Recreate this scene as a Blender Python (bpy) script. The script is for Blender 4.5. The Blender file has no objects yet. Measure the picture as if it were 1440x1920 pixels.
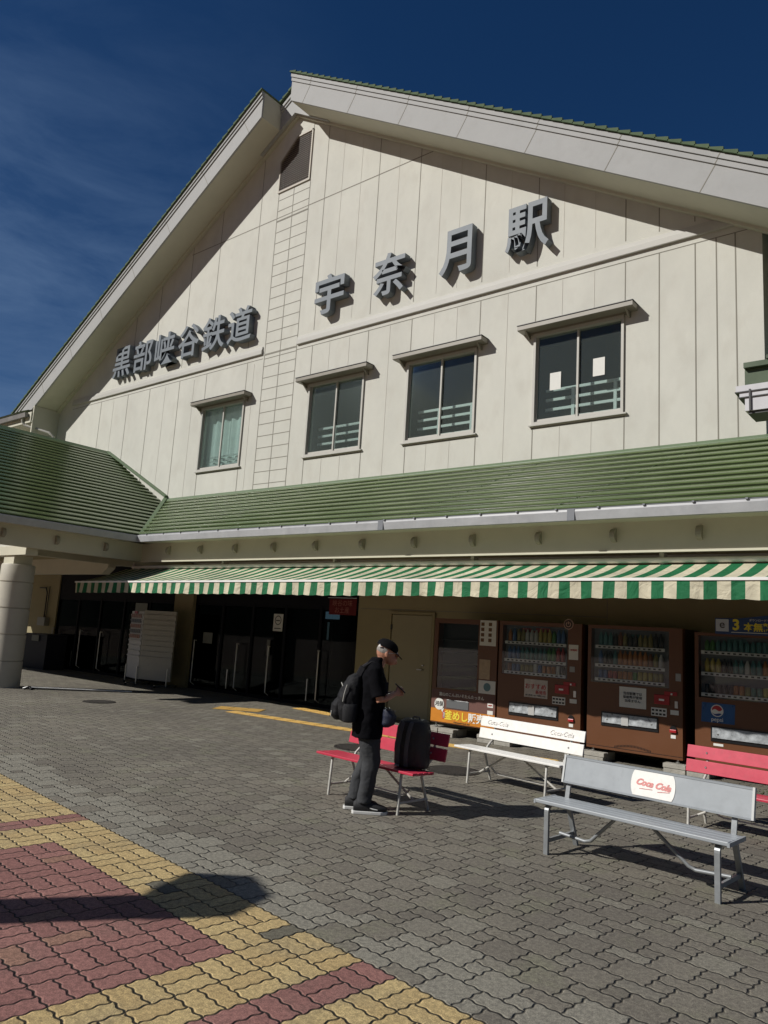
import bpy, bmesh, math, random
from mathutils import Vector, Matrix
random.seed(7)
sc = bpy.context.scene
COL = sc.collection
# ------------------------------------------------------------------ camera, sky, sun, exposure
PIT, ROLL, YAW, EYE = 0.160597, 0.061432, 0.684122, 1.6
fw = Vector((-math.sin(YAW)*math.cos(PIT), math.cos(YAW)*math.cos(PIT), math.sin(PIT)))
r0 = Vector((math.cos(YAW), math.sin(YAW), 0)); u0 = r0.cross(fw)
rt = r0*math.cos(ROLL)+u0*math.sin(ROLL); up = -r0*math.sin(ROLL)+u0*math.cos(ROLL)
cam_d = bpy.data.cameras.new('camera'); cam = bpy.data.objects.new('camera', cam_d); COL.objects.link(cam)
M = Matrix((rt, up, -fw)).transposed().to_4x4(); M.translation = Vector((0, 0, EYE)); cam.matrix_world = M
cam_d.sensor_fit = 'VERTICAL'; cam_d.sensor_height = 36; cam_d.sensor_width = 27; cam_d.lens = 26.25
cam_d.clip_end = 2000; cam_d.clip_start = .05
sc.camera = cam
SUN = Vector((-.466, -.648, .602)).normalized()          # towards the sun
SUN_EL = math.asin(SUN.z)
world = bpy.data.worlds.new('World'); sc.world = world; world.use_nodes = True
wn = world.node_tree; wn.nodes.clear()
def wnode(t, **k):
    n = wn.nodes.new(t)
    for a, b in k.items(): setattr(n, a, b)
    return n
sky = wnode('ShaderNodeTexSky', sky_type='NISHITA', sun_disc=False)
sky.sun_elevation = SUN_EL; sky.sun_rotation = math.atan2(SUN.x, SUN.y)
sky.altitude = 600; sky.air_density = 0.8; sky.dust_density = 0.15; sky.ozone_density = 3.0
tc = wnode('ShaderNodeTexCoord'); mp = wnode('ShaderNodeMapping'); mp.inputs['Scale'].default_value = (1.2, 1.8, 6.5)
nz = wnode('ShaderNodeTexNoise'); nz.inputs['Scale'].default_value = 2.4; nz.inputs['Detail'].default_value = 8; nz.inputs['Roughness'].default_value = .62; nz.inputs['Distortion'].default_value = .4
rp = wnode('ShaderNodeValToRGB'); rp.color_ramp.elements[0].position = .38; rp.color_ramp.elements[1].position = .80
sepw = wnode('ShaderNodeSeparateXYZ')
# wisps only low in the west (left of the roof)
mr = wnode('ShaderNodeMapRange'); mr.inputs['From Min'].default_value = -.52; mr.inputs['From Max'].default_value = -.92
mz = wnode('ShaderNodeMapRange'); mz.inputs['From Min'].default_value = .78; mz.inputs['From Max'].default_value = .42
mm = wnode('ShaderNodeMath', operation='MULTIPLY'); mm2 = wnode('ShaderNodeMath', operation='MULTIPLY'); mm3 = wnode('ShaderNodeMath', operation='MULTIPLY'); mm3.inputs[1].default_value = .95; rmx = wnode('ShaderNodeMapRange'); rmx.inputs['To Min'].default_value = .16
mix = wnode('ShaderNodeMixRGB'); mix.inputs[2].default_value = (2.4, 4.0, 7.0, 1)
bg = wnode('ShaderNodeBackground'); bg.inputs[1].default_value = 0.05
hs = wnode('ShaderNodeHueSaturation'); hs.inputs['Saturation'].default_value = 1.27; hs.inputs['Hue'].default_value = .506
wo = wnode('ShaderNodeOutputWorld')
L = wn.links.new
L(tc.outputs['Generated'], mp.inputs['Vector']); L(mp.outputs[0], nz.inputs['Vector']); L(nz.outputs[0], rp.inputs[0])
L(tc.outputs['Generated'], sepw.inputs[0]); L(sepw.outputs[0], mr.inputs[0]); L(sepw.outputs[2], mz.inputs[0])
L(mr.outputs[0], mm.inputs[0]); L(mz.outputs[0], mm.inputs[1]); L(mm.outputs[0], mm2.inputs[0]); L(rp.outputs[0], rmx.inputs[0]); L(rmx.outputs[0], mm2.inputs[1])
L(mm2.outputs[0], mm3.inputs[0]); L(mm3.outputs[0], mix.inputs[0]); L(sky.outputs[0], hs.inputs['Color']); L(hs.outputs[0], mix.inputs[1]); L(mix.outputs[0], bg.inputs[0]); L(bg.outputs[0], wo.inputs[0])
sd = bpy.data.lights.new('sun', 'SUN'); sd.energy = 5.0; sd.angle = math.radians(.5); sd.color = (1, .963, .905)
so = bpy.data.objects.new('sun', sd); COL.objects.link(so); so.rotation_euler = SUN.to_track_quat('Z', 'Y').to_euler(); so.location = (-20, -20, 30)
sc.view_settings.view_transform = 'Standard'; sc.view_settings.look = 'None'; sc.view_settings.gamma = 1
sc.view_settings.exposure = -0.12
try:
    sc.cycles.max_bounces = 8; sc.cycles.diffuse_bounces = 4; sc.cycles.transparent_max_bounces = 12
except Exception: pass

# ------------------------------------------------------------------ materials
MATS = {}
def mat(name, col, rough=.6, metal=0, var=.0, vscale=3, bump=0, bscale=60, spec=.5, streak=False, dirt=None, emit=None):
    if name in MATS: return MATS[name]
    m = bpy.data.materials.new(name); m.use_nodes = True; n = m.node_tree; b = n.nodes['Principled BSDF']
    b.inputs['Roughness'].default_value = rough; b.inputs['Metallic'].default_value = metal; b.inputs['Specular IOR Level'].default_value = spec
    b.inputs['Base Color'].default_value = (*col, 1)
    if var or bump:
        t = n.nodes.new('ShaderNodeTexCoord')
    if var:
        mpn = n.nodes.new('ShaderNodeMapping'); n.links.new(t.outputs['Object'], mpn.inputs[0])
        if streak: mpn.inputs['Scale'].default_value = (1.1, 1.1, .7)
        a = n.nodes.new('ShaderNodeTexNoise'); a.inputs['Scale'].default_value = vscale; a.inputs['Detail'].default_value = 8; a.inputs['Roughness'].default_value = .65
        n.links.new(mpn.outputs[0], a.inputs['Vector'])
        r = n.nodes.new('ShaderNodeMapRange'); r.inputs['From Min'].default_value = .3; r.inputs['From Max'].default_value = .7
        r.inputs['To Min'].default_value = 1-var; r.inputs['To Max'].default_value = 1+var*.6; n.links.new(a.outputs[0], r.inputs[0])
        x = n.nodes.new('ShaderNodeMixRGB'); x.blend_type = 'MULTIPLY'; x.inputs[0].default_value = 1; x.inputs[1].default_value = (*col, 1)
        n.links.new(r.outputs[0], x.inputs[2]); last = x.outputs[0]
        if dirt:
            a2 = n.nodes.new('ShaderNodeTexNoise'); a2.inputs['Scale'].default_value = vscale*2.7; a2.inputs['Detail'].default_value = 10
            n.links.new(mpn.outputs[0], a2.inputs['Vector'])
            rr = n.nodes.new('ShaderNodeValToRGB'); rr.color_ramp.elements[0].position = .52; rr.color_ramp.elements[1].position = .72; n.links.new(a2.outputs[0], rr.inputs[0])
            y = n.nodes.new('ShaderNodeMixRGB'); y.inputs[2].default_value = (*dirt, 1); n.links.new(last, y.inputs[1])
            q = n.nodes.new('ShaderNodeMath'); q.operation = 'MULTIPLY'; q.inputs[1].default_value = .45; n.links.new(rr.outputs[0], q.inputs[0]); n.links.new(q.outputs[0], y.inputs[0]); last = y.outputs[0]
        n.links.new(last, b.inputs['Base Color'])
        rr2 = n.nodes.new('ShaderNodeMapRange'); rr2.inputs['To Min'].default_value = max(.02, rough-.12); rr2.inputs['To Max'].default_value = min(1, rough+.12)
        n.links.new(a.outputs[0], rr2.inputs[0]); n.links.new(rr2.outputs[0], b.inputs['Roughness'])
    if bump:
        c = n.nodes.new('ShaderNodeTexNoise'); c.inputs['Scale'].default_value = bscale; c.inputs['Detail'].default_value = 4
        n.links.new(t.outputs['Object'], c.inputs['Vector'])
        d = n.nodes.new('ShaderNodeBump'); d.inputs['Strength'].default_value = bump; d.inputs['Distance'].default_value = .02
        n.links.new(c.outputs[0], d.inputs['Height']); n.links.new(d.outputs[0], b.inputs['Normal'])
    if emit:
        b.inputs['Emission Color'].default_value = (*col, 1); b.inputs['Emission Strength'].default_value = emit
    MATS[name] = m; return m
def glass_mat(name, tint, rough=.03, refl=.5, haze=None):
    m = bpy.data.materials.new(name); m.use_nodes = True; n = m.node_tree; n.nodes.clear()
    t = n.nodes.new('ShaderNodeBsdfTransparent'); t.inputs[0].default_value = (*tint, 1)
    g = n.nodes.new('ShaderNodeBsdfGlossy'); g.inputs['Roughness'].default_value = rough; g.inputs[0].default_value = (.9, .95, .97, 1)
    f = n.nodes.new('ShaderNodeFresnel'); f.inputs[0].default_value = 1.5
    k = n.nodes.new('ShaderNodeMath'); k.operation = 'MULTIPLY'; k.inputs[1].default_value = refl; n.links.new(f.outputs[0], k.inputs[0])
    x = n.nodes.new('ShaderNodeMixShader'); o = n.nodes.new('ShaderNodeOutputMaterial')
    n.links.new(k.outputs[0], x.inputs[0]); n.links.new(t.outputs[0], x.inputs[1]); n.links.new(g.outputs[0], x.inputs[2]); n.links.new(x.outputs[0], o.inputs[0])
    if haze:                                   # wired, slightly frosted glass scatters a little light itself
        d = n.nodes.new('ShaderNodeBsdfDiffuse'); d.inputs[0].default_value = (*haze, 1); a = n.nodes.new('ShaderNodeAddShader')
        n.links.new(x.outputs[0], a.inputs[0]); n.links.new(d.outputs[0], a.inputs[1]); n.links.new(a.outputs[0], o.inputs[0])
    MATS[name] = m; return m

class Ex:                                   # tiny node-expression helper
    tree = None
    def __init__(s, sock): s.s = sock
    @staticmethod
    def op(o, *a):
        n = Ex.tree.nodes.new('ShaderNodeMath'); n.operation = o
        for i, v in enumerate(a):
            if isinstance(v, Ex): Ex.tree.links.new(v.s, n.inputs[i])
            else: n.inputs[i].default_value = v
        return Ex(n.outputs[0])
    def __add__(a, b): return Ex.op('ADD', a, b)
    __radd__ = __add__
    def __sub__(a, b): return Ex.op('SUBTRACT', a, b)
    def __rsub__(a, b): return Ex.op('SUBTRACT', b, a)
    def __mul__(a, b): return Ex.op('MULTIPLY', a, b)
    __rmul__ = __mul__
    def __truediv__(a, b): return Ex.op('DIVIDE', a, b)
def paving_material():
    m = bpy.data.materials.new('interlocking pavers'); m.use_nodes = True; T = m.node_tree; Ex.tree = T; b = T.nodes['Principled BSDF']
    tcn = T.nodes.new('ShaderNodeTexCoord'); sp = T.nodes.new('ShaderNodeSeparateXYZ'); T.links.new(tcn.outputs['Object'], sp.inputs[0])
    x, y = Ex(sp.outputs[0]), Ex(sp.outputs[1]); c, s = .9936, .1132; m_ = .2267; o = Ex.op
    X = x+3.0; Y = y-2.72
    u = (X*c - Y*s)/m_; v = (X*s + Y*c)/m_
    w = 2*math.pi*3; A = .024
    uu = u + o('SINE', v*w)*A; vv = v + o('SINE', u*w)*A
    U = o('FLOOR', uu); V = o('FLOOR', vv); fu = uu-U; fv = vv-V
    par = o('FLOORED_MODULO', U+V, 2.0)
    fs = par*fv + (1-par)*fu
    half = o('GREATER_THAN', fs, .5)
    d = o('MINIMUM', o('MINIMUM', o('MINIMUM', fu, 1-fu), o('MINIMUM', fv, 1-fv)), o('ABSOLUTE', fs-.5))
    def sstep(v_, a, b_):
        n = T.nodes.new('ShaderNodeMapRange'); n.interpolation_type = 'SMOOTHSTEP'; n.inputs['From Min'].default_value = a; n.inputs['From Max'].default_value = b_
        T.links.new(v_.s, n.inputs[0]); return Ex(n.outputs[0])
    cb = T.nodes.new('ShaderNodeCombineXYZ'); T.links.new(U.s, cb.inputs[0]); T.links.new(V.s, cb.inputs[1]); T.links.new((half+.37).s, cb.inputs[2])
    wnn = T.nodes.new('ShaderNodeTexWhiteNoise'); T.links.new(cb.outputs[0], wnn.inputs[0]); rnd = Ex(wnn.outputs['Value'])
    wn2 = T.nodes.new('ShaderNodeTexWhiteNoise'); cb2 = T.nodes.new('ShaderNodeCombineXYZ'); T.links.new(U.s, cb2.inputs[1]); T.links.new(V.s, cb2.inputs[0]); T.links.new(half.s, cb2.inputs[2]); T.links.new(cb2.outputs[0], wn2.inputs[0]); rnd2 = Ex(wn2.outputs['Value'])
    jm = sstep(d, .012, .034)
    grey_zone = o('GREATER_THAN', vv, 2.0)
    # in the plain grey field half of the mid joints are tight and nearly invisible
    dgrey = o('MINIMUM', o('MINIMUM', fu, 1-fu), o('MINIMUM', fv, 1-fv))
    # plain field: unit squares, half blocks and quarter blocks (seven half-cells per repeat)
    jn = T.nodes.new('ShaderNodeTexNoise'); jn.inputs['Scale'].default_value = 9; jn.inputs['Detail'].default_value = 3; T.links.new(tcn.outputs['Object'], jn.inputs['Vector'])
    jit = (Ex(jn.outputs[0])-.5)*.05
    pu = (uu-5.0+jit)*2; pv = (vv-5.0-jit)*2; PU = o('FLOOR', pu); PV = o('FLOOR', pv)
    k = o('FLOORED_MODULO', PU+PV*3.0+.5, 7.0); k = o('FLOOR', k)
    eq = lambda n: o('COMPARE', k, float(n), .4)
    offu = eq(1)+eq(4)+eq(6); offv = eq(3)+eq(4); su = 2-eq(2); sv = 2-eq(2)-eq(5)-eq(6)
    lu = pu-PU+offu; lv = pv-PV+offv
    d2 = o('MINIMUM', o('MINIMUM', lu, su-lu), o('MINIMUM', lv, sv-lv))*.5
    cb3 = T.nodes.new('ShaderNodeCombineXYZ'); T.links.new((PU-offu).s, cb3.inputs[0]); T.links.new((PV-offv).s, cb3.inputs[1])
    wn3 = T.nodes.new('ShaderNodeTexWhiteNoise'); T.links.new(cb3.outputs[0], wn3.inputs[0]); gr1 = Ex(wn3.outputs['Value'])
    cb4 = T.nodes.new('ShaderNodeCombineXYZ'); T.links.new((PV-offv).s, cb4.inputs[0]); T.links.new((PU-offu).s, cb4.inputs[2])
    wn4 = T.nodes.new('ShaderNodeTexWhiteNoise'); T.links.new(cb4.outputs[0], wn4.inputs[0]); gr2 = Ex(wn4.outputs['Value'])
    jd = grey_zone*d2 + (1-grey_zone)*o('MINIMUM', dgrey, d)
    jd = o('MINIMUM', jd, o('ABSOLUTE', vv-2.0))
    wjn = T.nodes.new('ShaderNodeTexNoise'); wjn.inputs['Scale'].default_value = 4; T.links.new(tcn.outputs['Object'], wjn.inputs['Vector'])
    jw = jd - (Ex(wjn.outputs[0])-.5)*.022
    far_ = sstep(jw, .007, .021)
    cc = o('FLOORED_MODULO', U, 15.0)
    stripe = o('COMPARE', cc, 2.0, .5)
    block = o('GREATER_THAN', cc, 4.5)*o('LESS_THAN', V, -.5)
    red = o('MAXIMUM', stripe, block)
    inside = 1-grey_zone
    def noise(sc_, det=6, rough=.6, dist=0):
        n = T.nodes.new('ShaderNodeTexNoise'); n.inputs['Scale'].default_value = sc_; n.inputs['Detail'].default_value = det; n.inputs['Roughness'].default_value = rough
        n.inputs['Distortion'].default_value = dist; T.links.new(tcn.outputs['Object'], n.inputs['Vector']); return Ex(n.outputs[0])
    n1 = noise(150, 5, .8); n2 = noise(.55, 5, .6, .3); n3 = noise(2.3, 8, .65); n4 = noise(70, 4, .7); n5 = noise(38, 6, .75)
    def mixc(f, a, b_, mode='MIX'):
        n = T.nodes.new('ShaderNodeMixRGB'); n.blend_type = mode
        for i, v_ in enumerate((f, a, b_)):
            if isinstance(v_, Ex): T.links.new(v_.s, n.inputs[i])
            elif isinstance(v_, tuple): n.inputs[i].default_value = (*v_, 1)
            else: n.inputs[i].default_value = v_
        return Ex(n.outputs[0])
    g = mixc(sstep(n2, .38, .62), (.215, .198, .168), (.172, .158, .136))
    g = mixc(sstep(n3, .5, .68)*.6, g, (.20, .20, .145))
    g = mixc(sstep(gr1, .70, 1.0)*.55, g, (.26, .25, .215))
    g = mixc(sstep(gr2, .6, 1.0)*.45, g, (.135, .122, .108))
    lighter = o('LESS_THAN', PV-offv, -2.5)*o('GREATER_THAN', gr1, .15)*.8
    g = mixc(lighter*grey_zone, g, (.268, .257, .222))
    yl = mixc(rnd, (.47, .345, .17), (.54, .42, .215)); yl = mixc(sstep(n3, .48, .66)*.55, yl, (.34, .275, .165)); yl = mixc(o('GREATER_THAN', rnd2, .955), yl, (.15, .14, .11))
    rd = mixc(rnd, (.26, .125, .115), (.32, .16, .145)); rd = mixc(sstep(n3, .5, .7)*.4, rd, (.22, .135, .12)); rd = mixc(o('GREATER_THAN', rnd2, .965), rd, (.30, .17, .13))
    colr = mixc(inside, g, mixc(red, yl, rd))
    colr = mixc(1.0, colr, mixc(sstep(n1, .3, .72), (.50, .50, .50), (1.42, 1.42, 1.38)), 'MULTIPLY')
    colr = mixc(sstep(n4, .66, .74)*.5, colr, (.05, .048, .04))
    colr = mixc(1.0, colr, mixc(sstep(n5, .36, .64), (.72, .71, .70), (1.22, 1.21, 1.17)), 'MULTIPLY')
    # a few dark gum and grime spots
    vo = T.nodes.new('ShaderNodeTexVoronoi'); vo.inputs['Scale'].default_value = 3.1; T.links.new(tcn.outputs['Object'], vo.inputs['Vector'])
    spot = 1-sstep(Ex(vo.outputs['Distance']), .03, .05)
    colr = mixc(spot*.35, colr, (.04, .04, .038))
    colr = mixc((1-far_)*(.93-grey_zone*.13), colr, (.024, .021, .017))
    T.links.new(colr.s, b.inputs['Base Color']); b.inputs['Roughness'].default_value = .82; b.inputs['Specular IOR Level'].default_value = .3
    bp = T.nodes.new('ShaderNodeBump'); bp.inputs['Distance'].default_value = .012; bp.inputs['Strength'].default_value = 1
    hgt = sstep(jd, .0, .05) + n1*.3 + n4*.12 + rnd*.25
    T.links.new(hgt.s, bp.inputs['Height']); T.links.new(bp.outputs[0], b.inputs['Normal'])
    return m

CREAM = mat('cream wall panel', (.57, .568, .512), .8, var=.09, vscale=.9, bump=.35, bscale=120, streak=True, dirt=(.48, .465, .41), spec=.25)
CREAM_SHADE = mat('shade-darkened cream plaster', (.33, .285, .17), .75, var=.06, vscale=2, bump=.2, bscale=90, spec=.25)  # base colour darkened to stand for the shade under awning and canopy
CREAM_BEAM = mat('cream eave beam', (.56, .54, .43), .6, var=.06, vscale=1.5, spec=.3)
SOFFIT = mat('pale soffit board', (.55, .535, .44), .7, var=.06, vscale=2, bump=.15, bscale=80)
FASCIA = mat('white fascia panel', (.37, .375, .37), .7, var=.08, vscale=1.6, dirt=(.32, .32, .31), bump=.05, bscale=30, spec=.2)
BELT = mat('cream belt moulding', (.45, .445, .41), .6, var=.05, vscale=2)
GROOVE = mat('dark joint sealant', (.22, .21, .175), .8)
GROOVE2 = mat('faint joint line', (.50, .485, .43), .8)
GREEN = mat('green painted sheet metal', (.088, .128, .048), .22, var=.16, vscale=1.3, dirt=(.105, .135, .065), spec=.7)
GREEN_D = mat('green ridge cap metal', (.10, .15, .08), .5, var=.12, vscale=2, spec=.4)
TILE = mat('green tile course edge', (.10, .14, .085), .85, var=.2, vscale=3, spec=.1)
GUTTER = mat('pale blue grey gutter', (.40, .41, .425), .4, var=.14, vscale=2.5, dirt=(.30, .31, .33))
GUT_D = mat('dark gutter bracket', (.05, .05, .05), .5)
LETTER = mat('blue grey painted metal letters', (.165, .19, .215), .55, var=.08, vscale=2, spec=.3)
ALU = mat('aluminium sash', (.46, .45, .41), .5, var=.05, vscale=8, spec=.3)
HOOD = mat('taupe metal window hood', (.235, .215, .175), .45, var=.1, vscale=4)
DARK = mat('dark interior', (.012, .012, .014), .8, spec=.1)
DARKN = mat('dark navy door frame', (.007, .008, .012), .6, spec=.12)
ROOMW = mat('dim room wall', (.045, .048, .046), .9)
WHITE_P = mat('white gloss paint', (.80, .79, .765), .4, var=.04, vscale=6)
RAILW = mat('white inner rail', (.85, .85, .82), .5)
WHITE_R = mat('white rail paint', (.55, .57, .55), .5)
PAPER = mat('white paper', (.68, .68, .64), .8, var=.05, vscale=20)
LOUV = mat('brown louvre blade', (.13, .105, .085), .6)
COLM = mat('beige tiled column', (.48, .455, .38), .6, var=.08, vscale=2, bump=.1, bscale=60)
STEEL = mat('brushed steel', (.55, .56, .56), .3, metal=.9)
PANE = glass_mat('tinted window glass', (.80, .86, .85), .08, .32, (.022, .025, .023))
PANE_C = glass_mat('dark shop glass', (.30, .32, .32), .02, .10)
CURT = mat('pale teal curtain', (.80, .86, .82), .9, var=.12, vscale=3)

# ------------------------------------------------------------------ mesh helpers
class MB:
    def __init__(s): s.v = []; s.f = []
    def add(s, vs, fs):
        n = len(s.v); s.v += [tuple(v) for v in vs]; s.f += [tuple(i+n for i in f) for f in fs]; return s
    def box(s, x0, x1, y0, y1, z0, z1, mtx=None):
        vs = [Vector((x, y, z)) for x in (x0, x1) for y in (y0, y1) for z in (z0, z1)]
        if mtx: vs = [mtx @ v for v in vs]
        return s.add(vs, [(0, 1, 3, 2), (4, 6, 7, 5), (0, 4, 5, 1), (2, 3, 7, 6), (0, 2, 6, 4), (1, 5, 7, 3)])
    def prism(s, pts, vec):                       # planar polygon swept along vec
        vec = Vector(vec); a = [Vector(p) for p in pts]; n = len(a)
        nm = Vector((0, 0, 0))
        for i in range(n): nm += a[i].cross(a[(i+1) % n])
        if nm.dot(vec) > 0: a = a[::-1]
        vs = a+[p+vec for p in a]
        fs = [tuple(range(n)), tuple(range(2*n-1, n-1, -1))]+[(i, i+n, (i+1) % n+n, (i+1) % n) for i in range(n)]
        return s.add(vs, fs)
    def tube(s, pts, r, seg=10, cap=True):
        pts = [Vector(p) for p in pts]; n = len(pts); rr = r if isinstance(r, (list, tuple)) else [r]*n
        base = len(s.v); ref = None
        for i, p in enumerate(pts):
            d = (pts[min(i+1, n-1)]-pts[max(i-1, 0)]).normalized()
            if ref is None: ref = d.orthogonal().normalized()
            a = (ref - d*ref.dot(d)).normalized(); ref = a; b = d.cross(a)
            for k in range(seg):
                t = 2*math.pi*k/seg; s.v.append(tuple(p+(a*math.cos(t)+b*math.sin(t))*rr[i]))
        for i in range(n-1):
            for k in range(seg):
                q = base+i*seg; s.f.append((q+k, q+(k+1) % seg, q+seg+(k+1) % seg, q+seg+k))
        if cap:
            s.f.append(tuple(base+k for k in reversed(range(seg)))); s.f.append(tuple(base+(n-1)*seg+k for k in range(seg)))
        return s
    def bar(s, p, q, w, h, upv=(0, 0, 1)):        # rectangular bar
        p = Vector(p); q = Vector(q); d = (q-p).normalized(); u_ = Vector(upv); sd_ = d.cross(u_)
        if sd_.length < 1e-4: sd_ = d.orthogonal()
        sd_.normalize(); u_ = sd_.cross(d).normalized()
        vs = [e+sd_*a*w/2+u_*b_*h/2 for e in (p, q) for a, b_ in ((-1, -1), (1, -1), (1, 1), (-1, 1))]
        return s.add(vs, [(3, 2, 1, 0), (4, 5, 6, 7)]+[(i, (i+1) % 4, (i+1) % 4+4, i+4) for i in range(4)])
    def lathe(s, prof, cx=0, cy=0, seg=24):
        base = len(s.v); n = len(prof)
        for r, z in prof:
            for k in range(seg): t = 2*math.pi*k/seg; s.v.append((cx+r*math.cos(t), cy+r*math.sin(t), z))
        for i in range(n-1):
            for k in range(seg): q = base+i*seg; s.f.append((q+k, q+(k+1) % seg, q+seg+(k+1) % seg, q+seg+k))
        s.f.append(tuple(base+k for k in reversed(range(seg)))); s.f.append(tuple(base+(n-1)*seg+k for k in range(seg)))
        return s
    def build(s, name, m, parent=None, smooth=False, bevel=0, label=None, cat=None, group=None, kind=None, loc=None):
        me = bpy.data.meshes.new(name); me.from_pydata(s.v, [], s.f); me.update(); me.validate()
        o = bpy.data.objects.new(name, me); COL.objects.link(o)
        for q in (m if isinstance(m, (list, tuple)) else [m]): me.materials.append(q)
        if smooth:
            for p in me.polygons: p.use_smooth = True
            try: me.set_sharp_from_angle(angle=math.radians(40))
            except Exception: pass
        if bevel:
            b = o.modifiers.new('bevel', 'BEVEL'); b.width = bevel; b.segments = 2; b.limit_method = 'ANGLE'; b.angle_limit = math.radians(40)
        if parent: o.parent = parent
        return tag(o, label, cat, group, kind)
def tag(o, label=None, cat=None, group=None, kind=None):
    if label: o['label'] = label
    if cat: o['category'] = cat
    if group: o['group'] = group
    if kind: o['kind'] = kind
    return o
def empty(name, loc=(0, 0, 0), rz=0, label=None, cat=None, group=None):
    o = bpy.data.objects.new(name, None); COL.objects.link(o); o.location = loc; o.rotation_euler = (0, 0, rz); o.empty_display_size = .2
    return tag(o, label, cat, group)
def text_mesh(name, body, size, m, parent=None, extr=.002, off=0, loc=(0, 0, 0), sx=1, rot=None, shear=0, align='CENTER', fit=None):
    c = bpy.data.curves.new('txt', 'FONT'); c.body = body; c.size = size; c.extrude = extr; c.offset = off; c.align_x = align; c.align_y = 'CENTER'; c.shear = shear
    c.resolution_u = 4
    o = bpy.data.objects.new('txt', c); COL.objects.link(o)
    dg = bpy.context.evaluated_depsgraph_get(); dg.update()
    me = bpy.data.meshes.new_from_object(o.evaluated_get(dg)); bpy.data.objects.remove(o); bpy.data.curves.remove(c)
    if fit and len(me.vertices):                  # stretch the glyph to an exact w, h box centred on the origin
        xs = [v.co.x for v in me.vertices]; ys = [v.co.y for v in me.vertices]
        cx, cy = (min(xs)+max(xs))/2, (min(ys)+max(ys))/2; kx = fit[0]/(max(xs)-min(xs)); ky = fit[1]/(max(ys)-min(ys))
        for v in me.vertices: v.co.x = (v.co.x-cx)*kx; v.co.y = (v.co.y-cy)*ky
    n = bpy.data.objects.new(name, me); COL.objects.link(n); me.materials.clear(); me.materials.append(m)
    n.matrix_local = Matrix.Translation(loc) @ (rot or Matrix.Rotation(math.pi/2, 4, 'X')) @ Matrix.Diagonal((sx, 1, 1, 1))
    if parent: n.parent = parent
    return n

# ------------------------------------------------------------------ ground
MB().box(-160, 160, -120, 200, -.3, 0).build('ground', paving_material(), kind='structure')

# unseen wooded valley sides, added behind the viewpoint to block low sky and reflections
hl = MB(); vs = []; NA = 72; rr_ = random.Random(3)
prof_ = [(95, 0), (120, 16), (160, 42), (230, 80), (330, 118), (420, 130), (430, -1)]
amp = [rr_.uniform(.75, 1.25) for _ in range(NA+1)]; amp = [(amp[i-1]+amp[i]*2+amp[(i+1) % NA])/4 for i in range(NA+1)]
for i in range(NA+1):
    a = math.radians(185+165*i/NA)
    for r_, z_ in prof_: vs.append((math.cos(a)*r_, math.sin(a)*r_, z_*amp[i]-.5))
np_ = len(prof_); hl.add(vs, [(i*np_+k, i*np_+k+1, (i+1)*np_+k+1, (i+1)*np_+k) for i in range(NA) for k in range(np_-1)])
hl.build('blocker_hills', mat('wooded hillside', (.045, .062, .03), .9, var=.5, vscale=.12, bump=.8, bscale=.5), kind='structure', smooth=True)

# ------------------------------------------------------------------ station building
W = 11.6                      # wall plane
AX, AZ, SL = -13.0, 14.46, .607
def soff(x): return AZ-SL*abs(x-AX)
bld = empty('station_building', (-13, W, 0), label='cream station building with a big gabled wall, green metal roofs and white verge boards', cat='building')
IW = Matrix.Translation((13, -W, 0))
def part(mb, name, m, parent=None, **k):
    """world coordinates to a child of the building"""
    o = mb.build(name, m, parent or bld, **k)
    if parent is None: o.matrix_parent_inverse = Matrix.Translation((13, -W, 0))
    return o
WIN = [(-14.95, 'w1'), (-11.05, 'w2'), (-8.22, 'w3'), (-5.34, 'w4')]
WW, WZ0, WZ1 = .82, 5.43, 7.10
XL, XR = -23.5, -2.38
# upper gable wall, cut round the windows, with thickness
wall = MB()
def wpoly(pts): wall.prism([(x, W, z) for x, z in pts], (0, .18, 0))
wpoly([(XL, 3.0), (XR, 3.0), (XR, WZ0), (XL, WZ0)])
xs = [XL]+[v for c, _ in WIN for v in (c-WW, c+WW)]+[XR]
for i in range(0, len(xs), 2): wpoly([(xs[i], WZ0), (xs[i+1], WZ0), (xs[i+1], WZ1), (xs[i], WZ1)])
wpoly([(XL, WZ1), (XR, WZ1), (XR, soff(XR)+.1), (-12.45, soff(-12.45)+.1), (-12.45, 12.5), (-13.55, 12.5), (-13.55, soff(-13.55)+.1), (XL, soff(XL)+.1)])
wall.prism([(-13.55, W+.12, 12.4), (-12.45, W+.12, 12.4), (-12.45, W+.12, soff(-12.45)+.1), (-13.0, W+.12, soff(-13)), (-13.55, W+.12, soff(-13.55)+.1)], (0, .1, 0))
# side walls and back
wall.box(XR-.18, XR, W+.18, 24, 0, 8.2); wall.box(XL, XL+.18, W+.18, 24, 0, 8.2)
part(wall, 'gable_wall', CREAM)
# triangular cheek above louvre
ck = MB().prism([(-13.55, W-.01, 13.86), (-12.45, W-.01, 13.86), (-12.45, W-.01, soff(-12.45)+.05), (-13.0, W-.01, AZ+.05), (-13.55, W-.01, soff(-13.55)+.05)], (0, .12, 0))
part(ck, 'gable_peak', CREAM)
lv = MB()
z = 12.56
def louv_x(z): return -13.53 if z < 13.35 else -13.53+(z-13.35)*1.02
while z < 13.84:
    x0 = louv_x(z+.02)
    lv.add([(x0, W-.015, z), (-12.5, W-.015, z), (-12.5, W+.05, z+.045), (x0, W+.05, z+.045), (x0, W-.015, z+.012), (-12.5, W-.015, z+.012), (-12.5, W+.05, z+.057), (x0, W+.05, z+.057)],
           [(0, 1, 5, 4), (4, 5, 6, 7), (3, 2, 1, 0), (7, 6, 2, 3), (0, 4, 7, 3), (1, 2, 6, 5)]); z += .056
vent = part(lv, 'louvre_vent', LOUV)
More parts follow.
